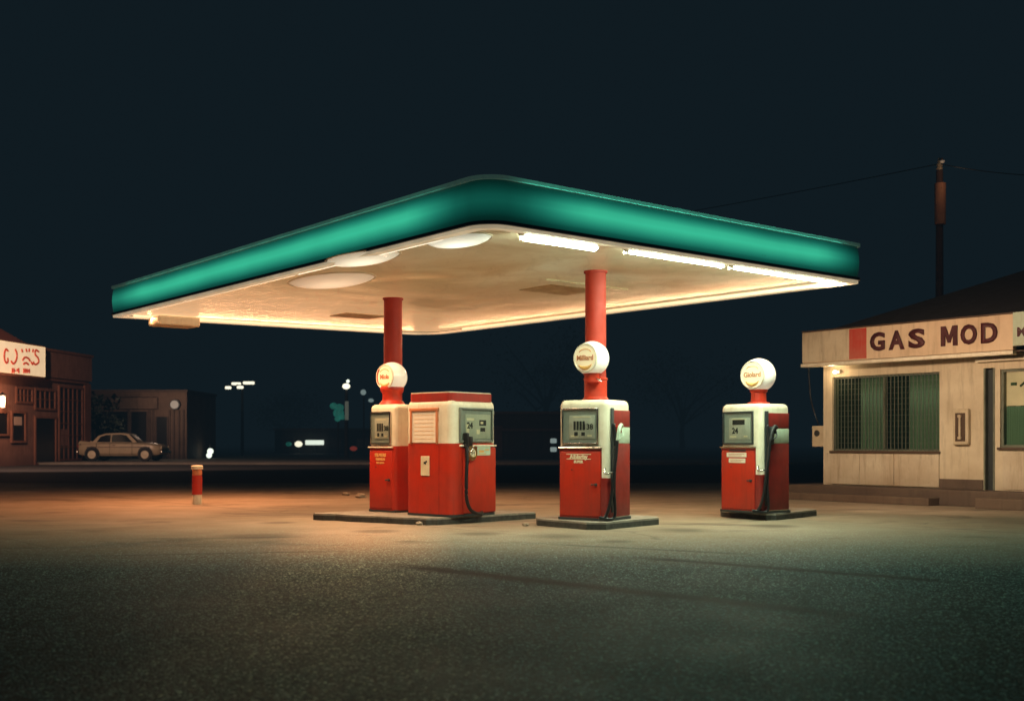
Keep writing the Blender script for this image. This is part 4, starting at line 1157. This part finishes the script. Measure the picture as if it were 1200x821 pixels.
bm = bm_new(); cyl(bm, (0, .1, 0), (0, .0, 0), .26, seg=24); obj('face', bm, 'pale_sign', cs); bm = bm_new(); cyl(bm, (0, .28, 0), (0, .05, 0), .32, seg=24); obj('case', bm, 'dark', cs)

# ------------------------------------------------------------------ parked 1950s saloon
def sedan():
    Yc = 57.0; L = bpx(194, Yc)-bpx(97, Yc)
    t = thing('parked_car', 'old cream saloon car with tail fins parked on the pavement across the street', 'car', (bpx(145.5, Yc), Yc, .122), 0)
    hl = L/2; W = 1.75
    # side profile: (x, lower z, shoulder z, half width)
    sec = [(-1.00, .42, .72, .58), (-.97, .34, .84, .72), (-.86, .30, .88, .80), (-.66, .28, .90, .85), (-.40, .27, .90, .875), (0, .26, .90, .875),
           (.34, .27, .90, .875), (.55, .28, .88, .86), (.78, .30, .84, .83), (.93, .33, .78, .77), (.985, .38, .70, .66), (1.0, .45, .62, .56)]
    bm = bm_new(); rings = []
    for x, z0, z1, hw in sec:
        prof = [(-hw*.86, z0), (-hw*.98, z0+.12), (-hw, (z0+z1)/2+.05), (-hw*.95, z1-.05), (-hw*.82, z1+.01), (0, z1+.05), (hw*.82, z1+.01), (hw*.95, z1-.05), (hw, (z0+z1)/2+.05), (hw*.98, z0+.12), (hw*.86, z0)]
        rings.append([bm.verts.new((x*hl, y, z)) for y, z in prof])
    for p, q in zip(rings, rings[1:]):
        for k in range(len(p)): bm.faces.new((p[k], p[(k+1) % len(p)], q[(k+1) % len(p)], q[k]))
    bm.faces.new(rings[0]); bm.faces.new(rings[-1][::-1])
    for s in (-1, 1):                                       # tail fins
        v = [bm.verts.new(p) for p in ((-hl*.98, s*.74, .84), (-hl*.94, s*.76, 1.0), (-hl*.35, s*.83, .90), (-hl*.98, s*.66, .84), (-hl*.94, s*.70, 1.0), (-hl*.35, s*.74, .90))]
        for f in ((0, 1, 2), (5, 4, 3), (0, 3, 4, 1), (1, 4, 5, 2), (0, 2, 5, 3)): bm.faces.new([v[i] for i in f])
    body = obj('body', bm, 'car_paint', t, auto=35)
    # greenhouse
    bm = bm_new()
    gh = [(-.66, .92, .70), (-.52, 1.26, .58), (-.36, 1.37, .54), (.02, 1.40, .54), (.20, 1.34, .55), (.42, .93, .68)]
    r1_ = [[bm.verts.new((x*hl, s*hw, z)) for s in (-1, 1)] for x, z, hw in gh]
    top = [bm.verts.new((x*hl, 0, z+.03)) for x, z, hw in gh]
    for i in range(len(gh)-1):
        bm.faces.new((r1_[i][0], r1_[i+1][0], top[i+1], top[i])); bm.faces.new((top[i], top[i+1], r1_[i+1][1], r1_[i][1]))
    for s in (0, 1): bm.faces.new([r[s] for r in r1_])
    obj('roof', bm, 'car_paint', t, auto=35)
    for s in (-1, 1):
        for pts in (((-.54, .95), (-.46, 1.22), (-.33, 1.30), (-.22, 1.31), (-.22, .95)), ((-.19, .95), (-.19, 1.31), (.02, 1.33), (.15, 1.28), (.31, .95))):
            bm = bm_new()
            vv_ = [bm.verts.new((x*hl, s*(.685-.36*(z-.93)/.47*.40+.012), z)) for x, z in pts]; bm.faces.new(vv_)
            obj('side_window', bm, 'car_glass', t)
    for x0, z0, x1, z1, nm in ((.40, .96, .215, 1.31, 'windscreen'), (-.645, .97, -.53, 1.24, 'rear_window')):
        k = .02 if x0 > 0 else -.02
        bm = bm_new(); bm.faces.new([bm.verts.new(p) for p in ((x0*hl+k, -.60, z0), (x0*hl+k, .60, z0), (x1*hl+k, .50, z1), (x1*hl+k, -.50, z1))]); obj(nm, bm, 'car_glass', t)
    for x in (-.62, .64):
        for s in (-1, 1):
            bm = bm_new(); lathe(bm, [(.20, -.09), (.31, -.09), (.335, -.05), (.335, .05), (.31, .09), (.20, .09), (.20, -.09)], Matrix.Translation((x*hl, s*.80, .335)) @ Matrix.Rotation(R(90), 4, 'X'), 28)
            wh = bpy.data.objects.new('wheel', bpy.data.meshes.new('wheel')); bm.free()
            bm = bm_new(); lathe(bm, [(.20, -.09), (.31, -.09), (.335, -.05), (.335, .05), (.31, .09), (.20, .09)], Matrix.Translation((x*hl, s*.80, .335)) @ Matrix.Rotation(R(90), 4, 'X'), 28)
            ty = obj('wheel', bm, 'rubber', t, auto=40)
            bm = bm_new(); lathe(bm, [(0, .075), (.08, .075), (.13, .05), (.21, .065), (.215, -.06), (0, -.06)], Matrix.Translation((x*hl, s*.81, .335)) @ Matrix.Rotation(R(90 if s < 0 else -90), 4, 'X'), 28)
            obj('rim', bm, 'hub', ty, auto=40)
            bm = bm_new(); lathe(bm, [(0, 0), (.37, 0), (.37, .01), (0, .01)], Matrix.Translation((x*hl, s*.868, .37)) @ Matrix.Rotation(R(90 if s < 0 else -90), 4, 'X'), 28)
            obj('wheel_arch', bm, 'dark', t)
            ty.location.y += s*.045
    for x, nm in ((-1.01, 'rear_bumper'), (1.01, 'front_bumper')):
        bm = bm_new(); bx(bm, (x*hl, 0, .45), (.10, 1.55, .13), .03, 2); obj(nm, bm, 'chrome', t, auto=40)
    for s in (-1, 1):
        bm = bm_new(); cyl(bm, (hl*.975, s*.55, .66), (hl*1.0, s*.55, .66), .095, seg=18); obj('headlight', bm, 'label', t)
        bm = bm_new(); bx(bm, (-hl*.985, s*.66, .74), (.05, .10, .13), .01); obj('tail_light', bm, 'dark_red', t)
        bm = bm_new(); bx(bm, (0, s*.884, .70), (hl*1.5, .012, .03)); obj('chrome_strip', bm, 'chrome', t)
        for x in (-.20, .33, -.52): bm = bm_new(); bx(bm, (x*hl, s*.879, .60), (.014, .010, .56)); obj('door_seam', bm, 'dark', t)
        bm = bm_new(); bx(bm, (-.10*hl, s*.895, .80), (.14, .02, .025), .004, 1); obj('door_handle', bm, 'chrome', t)
    return t
M['car_paint'] = paint('cream_car_paint', (.48, .40, .27), .35, (.2, .14, .09), .3)
M['car_glass'] = plain('car_glass', (.010, .012, .014), .12)
M['hub'] = emis('hubcap', (.9, .8, .6), 0.0, (.70, .62, .46))
M['hub'].node_tree.nodes['Principled BSDF'].inputs['Roughness'].default_value = .4
sedan()

# ------------------------------------------------------------------ distant lamps
M['lamp_white'] = emis('lamp_white', (.90, 1.0, .84), 2.6)
M['lamp_warm'] = emis('lamp_warm_white', (1.0, .95, .72), 3.0)
M['pole_dark'] = paint('pole_dark', (.035, .035, .035), .8, (.02, .02, .02), .4)
# four-headed lamp
Y = 90; zl = lambda py, Y: H+(HZ-py)/F*Y
t = thing('street_lamp', 'tall street lamp with four lit heads beyond the parked car', 'street lamp', (bpx(284, Y), Y, 0))
bm = bm_new(); cyl(bm, (0, 0, 0), (0, 0, zl(452, Y)), .14, .09, 14); obj('pole', bm, 'pole_dark', t, auto=40)
for x0, x1, y0, yy, dz in ((271.5, 282, 449.5, 0, .03), (285, 298, 448.5, 0, .06), (271.5, 278, 455.5, -2, .0), (285, 292, 455, -2, .05)):
    xa, xb = bpx(x0, Y)-bpx(284, Y), bpx(x1, Y)-bpx(284, Y); z = zl(y0, Y)
    bm = bm_new(); bx(bm, ((xa+xb)/2, yy, z), (xb-xa, .35, .22), .08, 3); hd_ = obj('lamp_head', bm, 'lamp_warm', t, auto=60)
    bm = bm_new(); bx(bm, ((xa+xb)/2, yy, z+.15), (xb-xa+.1, .4, .06), .02, 1); obj('hood', bm, 'pole_dark', hd_)
    bm = bm_new(); tube(bm, [(0, 0, z+.16), (xa if abs(xa) < abs(xb) else xb, yy, z+.19)], .05, 6); obj('arm', bm, 'pole_dark', t)
# lamp with teal neon next to it
Y = 80
t = thing('street_lamp', 'street lamp with round lit head beside the teal neon shape', 'street lamp', (bpx(406, Y), Y, 0))
bm = bm_new(); cyl(bm, (0, 0, 0), (0, 0, zl(454, Y)), .16, .10, 14); obj('pole', bm, 'pole_dark', t, auto=40)
bm = bm_new(); bmesh.ops.create_uvsphere(bm, u_segments=20, v_segments=12, radius=.24, matrix=Matrix.Translation((0, -.1, zl(452.5, Y))) @ Matrix.Diagonal((1.15, 1, .85, 1))); obj('lamp_head', bm, 'lamp_warm', t, smooth=True)
bm = bm_new(); bmesh.ops.create_uvsphere(bm, u_segments=14, v_segments=10, radius=.12, matrix=Matrix.Translation((.12, -.1, zl(446.5, Y)))); obj('lamp_bulb', bm, 'lamp_white', t, smooth=True)
M['pole_panel'] = emis('pole_panel', (.55, .70, .55), .16, (.4, .45, .4), .3)
bm = bm_new(); bx(bm, (.05, -.18, (zl(470, Y)+zl(492, Y))/2), (.26, .05, zl(470, Y)-zl(492, Y)), .02); obj('pole_banner', bm, 'pole_panel', t)
M['teal'] = emis('teal_neon', (.05, .55, .42), .28, (.02, .1, .08), .55)
Yn = 86
t = thing('neon_sign', 'teal glowing ragged sign left of the round headed street lamp', 'neon sign', (bpx(396, Yn), Yn, 0))
zc = zl(482, Yn)
bm = bm_new()
for cx_, cz_, rr_ in ((-.32, .42, .30), (.12, .30, .34), (.05, -.12, .42), (.35, -.40, .26), (-.02, -.55, .24)):
    bmesh.ops.create_icosphere(bm, subdivisions=3, radius=rr_, matrix=Matrix.Translation((cx_, -.02, zc+cz_)) @ Matrix.Diagonal((1, .12, .85, 1)))
obj('glow_panel', bm, 'teal', t, smooth=True)
bm = bm_new(); cyl(bm, (0, .14, 0), (0, .14, zc), .07, seg=10); obj('post', bm, 'pole_dark', t)
# small lamp pair low, seen just above the bollard
Y = 75
t = thing('garden_lamp', 'low twin globe lamp glowing behind the red bollard', 'lamp', (bpx(245, Y), Y, 0))
for px, py, r in ((246.5, 528.5, .20), (245, 534, .18)):
    bm = bm_new(); bmesh.ops.create_uvsphere(bm, u_segments=18, v_segments=12, radius=r, matrix=Matrix.Translation((bpx(px, Y)-bpx(245, Y), 0, max(.2, zl(py, Y))))); obj('globe', bm, 'lamp_white', t, smooth=True)
bm = bm_new(); cyl(bm, (.0, .25, 0), (.0, .25, .95), .05, seg=10); bx(bm, (.03, .14, .6), (.06, .28, .05)); obj('post', bm, 'pole_dark', t)
# distant shop front with lit sign
Y = 110
ds = Wall('distant_shop', 'dark distant building with small lit shop front behind the narrow pump', 'building', (bpx(322, Y), Y), (1, 0))
M['far_wall'] = plaster('far_wall', (.045, .04, .036), (.02, .018, .018), .6)
ds.part('wall', 'far_wall', [(0, ds.sx(440), 0, ds.z(0, 503), -8, 0)]); ds.part('parapet', 'dim_trim', [(-.1, ds.sx(440)+.1, ds.z(0, 504), ds.z(0, 501.5), -8, .2)])
for x0, x1 in ((325, 344), (348, 374), (382, 400), (418, 436)): ds.part('window', 'dark_opening', [(ds.sx(x0), ds.sx(x1), .5, ds.z(0, 514), 0, .04)])
def litsign(name, label, x0, x1, y0, y1, mat, Y, cat='sign', rnd=False):
    t = thing(name, label, cat, (bpx((x0+x1)/2, Y), Y-.5, 0)); w = bpx(x1, Y)-bpx(x0, Y); z0, z1 = zl(y1, Y), zl(y0, Y)
    bm = bm_new()
    if rnd: bmesh.ops.create_uvsphere(bm, u_segments=18, v_segments=12, radius=.5, matrix=Matrix.Translation((0, 0, (z0+z1)/2)) @ Matrix.Diagonal((w, .5, z1-z0, 1)))
    else: bx(bm, (0, 0, (z0+z1)/2), (w, .2, z1-z0), .06, 2)
    obj('face', bm, mat, t, smooth=rnd)
    bm = bm_new(); bx(bm, (0, .22, (z0+z1)/2), (w*.8, .2, (z1-z0)*.8)); cyl(bm, (0, .3, 0), (0, .3, (z0+z1)/2), .06, seg=8); obj('support', bm, 'pole_dark', t)
    return t
litsign('lit_sign', 'long white lit sign low in the distance left of the pumps', 359, 380.5, 515.5, 521, 'lamp_white', Y)
litsign('round_lamp', 'round warm white lamp left of the long lit sign', 346.5, 355.5, 516.5, 523.5, 'lamp_warm', Y, 'lamp', True)
litsign('teal_lamp', 'faint teal lamp leftmost in the row of distant shop lights', 336, 343, 517.5, 522.5, 'teal', Y, 'lamp', True)
M['red_lamp'] = emis('red_lamp', (.55, .08, .05), .5, (.2, .02, .02))
litsign('red_lamp', 'dull red lamp in the distance just left of the narrow pump', 411, 419.5, 522.5, 528, 'red_lamp', 95, 'lamp', True)
M['blue_white'] = emis('blue_white_lamp', (.55, .75, .72), .55)
for x0, x1, y0, y1, Y_, lab in ((423.5, 430, 456.5, 463, 88, 'small hazy white lamp left of the globe of the narrow pump, the higher one'), (432.5, 439, 467, 471.5, 88, 'small hazy white lamp left of the globe of the narrow pump, the lower one')):
    litsign('street_light', lab, x0, x1, y0, y1, 'blue_white', Y_, 'lamp', True)
for y0, lab in ((513.5, 'upper of two small pale lamps left of the middle pump'), (523.5, 'lower of two small pale lamps left of the middle pump')):
    litsign('pale_lamp', lab, 644.5, 652, y0, y0+5.5, 'blue_white', 70, 'lamp')
# dark building glimpsed between the pumps
dk = Wall('dark_building', 'unlit dark building seen between the wide cabinet and the middle pump', 'building', (bpx(580, 78), 78), (1, 0))
dk.part('wall', 'far_wall', [(0, dk.sx(720), 0, dk.z(0, 484), -9, 0)])
dk.part('cornice', 'dim_trim', [(-.2, dk.sx(720)+.2, dk.z(0, 505), dk.z(0, 502), 0, .3), (-.2, dk.sx(720)+.2, dk.z(0, 485), dk.z(0, 482), -9, .3)])
for x0, x1 in ((590, 596), (602, 616), (622, 636), (662, 690)): dk.part('window', 'dark_opening', [(dk.sx(x0), dk.sx(x1), .6, dk.z(0, 508), 0, .05)])
dk.part('door', 'dim_trim', [(dk.sx(606)-2.2, dk.sx(606)-1.0, 0, 2.2, .05, .1)])

# ------------------------------------------------------------------ dark trees far behind
M['leaf'] = plain('dark_foliage', (.030, .042, .024), .8)
M['bark'] = plain('dark_bark', (.035, .026, .02), .9)
def tree(px, Y, h, w, label, n=2600, seed=1, bare=False):
    rnd = random.Random(seed)
    t = thing('tree', label, 'tree', (bpx(px, Y), Y, 0), 0, 'dark trees beyond the street')
    bm = bm_new(); tips = []
    tube(bm, spline([(0, 0, 0), (rnd.uniform(-.2, .2), 0, h*.2), (rnd.uniform(-.3, .3), rnd.uniform(-.3, .3), h*.42)], 4), lambda u: .03*h*(1-.45*u), 8)
    for k in range(11):
        an = rnd.uniform(0, 6.28); rr = w/2*rnd.uniform(.35, .85); zz_ = h*rnd.uniform(.45, .9)
        e = (rr*math.cos(an), rr*math.sin(an), zz_)
        tube(bm, spline([(0, 0, h*rnd.uniform(.2, .4)), (e[0]*.4, e[1]*.4, zz_*.7), e], 4), lambda u: .012*h*(1-.8*u), 6)
        tips.append(Vector(e))
    obj('trunk', bm, 'bark', t, smooth=True)
    if bare: return t
    bm = bm_new()
    cl = [(p, rnd.uniform(.12, .24)*w) for p in tips]+[(Vector((rnd.uniform(-.3, .3)*w, rnd.uniform(-.3, .3)*w, h*rnd.uniform(.5, .95))), rnd.uniform(.10, .2)*w) for _ in range(9)]
    for k in range(n):
        c, r = cl[rnd.randrange(len(cl))]
        v = Vector((rnd.gauss(0, 1), rnd.gauss(0, 1), rnd.gauss(0, .8))).normalized()*r*rnd.random()**.35
        p = c+v; s = rnd.uniform(.12, .28)
        a_, b_2 = Vector((rnd.gauss(0, 1), rnd.gauss(0, 1), rnd.gauss(0, 1))).normalized(), Vector((rnd.gauss(0, 1), rnd.gauss(0, 1), rnd.gauss(0, 1))).normalized()
        bm.faces.new([bm.verts.new(p+a_*s), bm.verts.new(p+b_2*s), bm.verts.new(p-a_*s*.7)])
    obj('crown', bm, 'leaf', t)
    return t
tree(640, 150, 17, 16, 'dark leafy tree rising behind the unlit building between the pumps', seed=3)
tree(118, 68, 3.9, 2.6, 'thin dark tree beside the low building, behind the parked car', n=500, seed=5)
tree(800, 160, 14, 22, 'dark leafy tree between the middle and right pump', seed=8)
tree(330, 170, 9.0, 15, 'distant dark tree behind the four headed street lamp', seed=9)

# ------------------------------------------------------------------ lights and sky
w = bpy.data.worlds.new('World'); S.world = w; w.use_nodes = True
nt = w.node_tree; bg = nt.nodes['Background']; wo = nt.nodes['World Output']
sky = nt.nodes.new('ShaderNodeTexSky'); sky.sky_type = 'NISHITA'; sky.sun_disc = False
sky.sun_elevation = R(-4); sky.sun_rotation = R(200)
bg.inputs['Strength'].default_value = .010
nt.links.new(sky.outputs[0], bg.inputs[0])
bg2 = nt.nodes.new('ShaderNodeBackground')
tc = nt.nodes.new('ShaderNodeTexCoord'); sp = nt.nodes.new('ShaderNodeSeparateXYZ'); nt.links.new(tc.outputs['Generated'], sp.inputs[0])
c_ = ramp(nt, sp.outputs[2], [(0.0, srgb(17, 29, 36)), (.12, srgb(17, 29, 36)), (.4, srgb(21, 30, 38)), (1, srgb(20, 28, 38))])
nt.links.new(c_, bg2.inputs[0]); bg2.inputs[1].default_value = 1.0
ad = nt.nodes.new('ShaderNodeAddShader'); nt.links.new(bg.outputs[0], ad.inputs[0]); nt.links.new(bg2.outputs[0], ad.inputs[1]); nt.links.new(ad.outputs[0], wo.inputs[0])
# thin emissive night haze, added to lift the dark tones towards teal
hz = (.0052, .0108, .0150); ab = .010
va = nt.nodes.new('ShaderNodeVolumeAbsorption'); va.inputs['Color'].default_value = (0, 0, 0, 1); va.inputs['Density'].default_value = ab
ve = nt.nodes.new('ShaderNodeEmission'); ve.inputs[0].default_value = (hz[0]/hz[2], hz[1]/hz[2], 1, 1); ve.inputs[1].default_value = hz[2]*ab
av = nt.nodes.new('ShaderNodeAddShader'); nt.links.new(va.outputs[0], av.inputs[0]); nt.links.new(ve.outputs[0], av.inputs[1]); nt.links.new(av.outputs[0], wo.inputs['Volume'])
def area(name, p, sx_, sy_, e, c, rot=(0, 0, 0)):
    l = bpy.data.lights.new(name, 'AREA'); l.shape = 'RECTANGLE'; l.size = sx_; l.size_y = sy_; l.energy = e; l.color = c
    o = bpy.data.objects.new(name, l); COL.objects.link(o); o.location = p; o.rotation_euler = rot; return o
def point(name, p, e, c, r=.1):
    l = bpy.data.lights.new(name, 'POINT'); l.energy = e; l.color = c; l.shadow_soft_size = r
    o = bpy.data.objects.new(name, l); COL.objects.link(o); o.location = p; return o

def spot(name, p, e, c, ang=150, blend=.9, r=.25, rot=(0, 0, 0)):
    l = bpy.data.lights.new(name, 'SPOT'); l.energy = e; l.color = c; l.spot_size = R(ang); l.spot_blend = blend; l.shadow_soft_size = r
    o = bpy.data.objects.new(name, l); COL.objects.link(o); o.location = p; o.rotation_euler = rot; return o
def aim(a, b): return (Vector(b)-Vector(a)).to_track_quat('-Z', 'Y').to_euler()
q = at(388, 331, ZS); spot('warm_fill_beam', (q.x, q.y, ZS-.06), 560, (1.0, .55, .27), 140)  # first spot is warm fill added under the soffit glow
q = at(424, 305, ZS); spot('cream_lens_beam', (q.x, q.y, ZS-.06), 330, (1.0, .68, .42), 140)
q = at(537, 284, ZS); spot('white_lens_beam', (q.x, q.y, ZS-.06), 300, (.95, .95, .70), 140)
# orange fill spot added under the corner box for the left forecourt
q = at(186, 372, ZS)+(R0-N0).normalized()*.28; p = (q.x, q.y, ZS-.30)
spot('corner_fill_beam', p, 750, (1.0, .38, .16), 150, .6, .2, aim(p, (q.x-1.0, q.y-.0, 0)))
# tubes in the perimeter channels
def channel(name, A, B, e, c, lean, d=.2):
    m = (A+B)/2; o = area(name, (m.x, m.y, ZS-.012), (B-A).length*.9, .06, e, c)
    x = (B-A).normalized(); z = Vector((0, 0, 1)); y = z.cross(x)
    o.rotation_euler = (Matrix((x, y, z)).transposed().to_4x4() @ Matrix.Rotation(lean, 4, 'X')).to_euler()
    return o
iq = inset(quad, .22)
channel('right_edge_tubes', iq[0], iq[1], 290, (.80, 1.0, .74), R(10))
channel('left_edge_tubes', iq[3], iq[0], 130, (1.0, .66, .40), R(-10))
channel('back_left_tubes', iq[2], iq[3], 170, (1.0, .42, .18), R(20))
channel('back_right_tubes', iq[1], iq[2], 200, (1.0, .52, .26), R(20))
# teal light leaving the fascia box
def face_light(name, A, B, e, out=.09):
    m = (A+B)/2; x = (B-A).normalized(); y = Vector((0, 0, 1)); z = x.cross(y)
    o = area(name, (m.x, m.y, ZS+.27), (B-A).length*.86, .3, e, (.10, .80, .60))
    n_ = Vector((x.y, -x.x, 0)); o.location += n_*out
    zz_ = -n_; o.rotation_euler = (Matrix((x, zz_.cross(x), zz_)).transposed().to_4x4() @ Matrix.Rotation(R(-22), 4, 'X')).to_euler()
    return o
face_light('right_fascia_glow', quad[0], quad[1], 200)
face_light('left_fascia_glow', quad[3], quad[0], 90)
# warm fill spot added at the last strip light, aimed at the station front
q = R0*.94+CC*.06; p = (q.x, q.y, ZS-.05)
spot('station_front_fill', p, 1500, (1.0, .68, .44), 100, .9, .3, aim(p, (7.2, 19.3, 1.7)))
point('station_lamp_light', st.t.matrix_basis @ Vector((sx(983), -.22, sz(983, 436))), 8, (1, .72, .40), .05)
point('pole_lamp_light', (up_.x, up_.y-.9, zz(214)), 7, (1, .62, .36), .1)
point('shop_lantern_light', sw.t.matrix_basis @ Vector((a(3.0, .4), -.9, sw.z(3.0, 470, .4))), 120, (1, .48, .24), .12)
point('low_building_fill', (bpx(206, Y2), Y2-3.0, z2(206, 474)), 260, (1, .70, .50), .15)  # fill light added in mid-air to brighten the low building
# unseen street lamp added left of the frame to light the shop
t = thing('street_lamp', 'added orange street lamp out of view, lighting the brown corner shop', 'street lamp', (-19.8, 38, 0))
bm = bm_new(); cyl(bm, (0, 0, 0), (0, 0, 7.2), .11, .07, 14); obj('pole', bm, 'pole_dark', t, auto=40)
bm = bm_new(); tube(bm, spline([(0, 0, 7.1), (.3, .1, 7.5), (1.1, .3, 7.6)], 6), .045, 8); obj('arm', bm, 'pole_dark', t, smooth=True)
M['added_sodium'] = emis('added_sodium_lamp', (1, .5, .2), 20)
bm = bm_new(); bx(bm, (1.4, .35, 7.52), (.6, .24, .08), .03, 2); obj('lamp_head', bm, 'added_sodium', t, auto=40)  # head of the added lamp
bm = bm_new(); bx(bm, (1.4, .35, 7.6), (.7, .3, .08), .03, 2); obj('hood', bm, 'pole_dark', t, auto=40)
spot('added_lamp_light', (-18.4, 38.35, 7.35), 9500, (1, .60, .42), 125, .5, .2, aim((-18.4, 38.35, 7.35), (-19, 60, 0)))
# ------------------------------------------------------------------ render settings
S.view_settings.view_transform = 'Standard'; S.view_settings.look = 'None'; S.view_settings.exposure = 0; S.view_settings.gamma = 1
S.cycles.use_denoising = True
try: S.cycles.denoiser = 'OPENIMAGEDENOISE'
except Exception: pass
S.cycles.max_bounces = 6; S.cycles.diffuse_bounces = 4; S.cycles.glossy_bounces = 3; S.cycles.transparent_max_bounces = 8
S.cycles.sample_clamp_indirect = 4; S.cycles.caustics_reflective = False; S.cycles.caustics_refractive = False
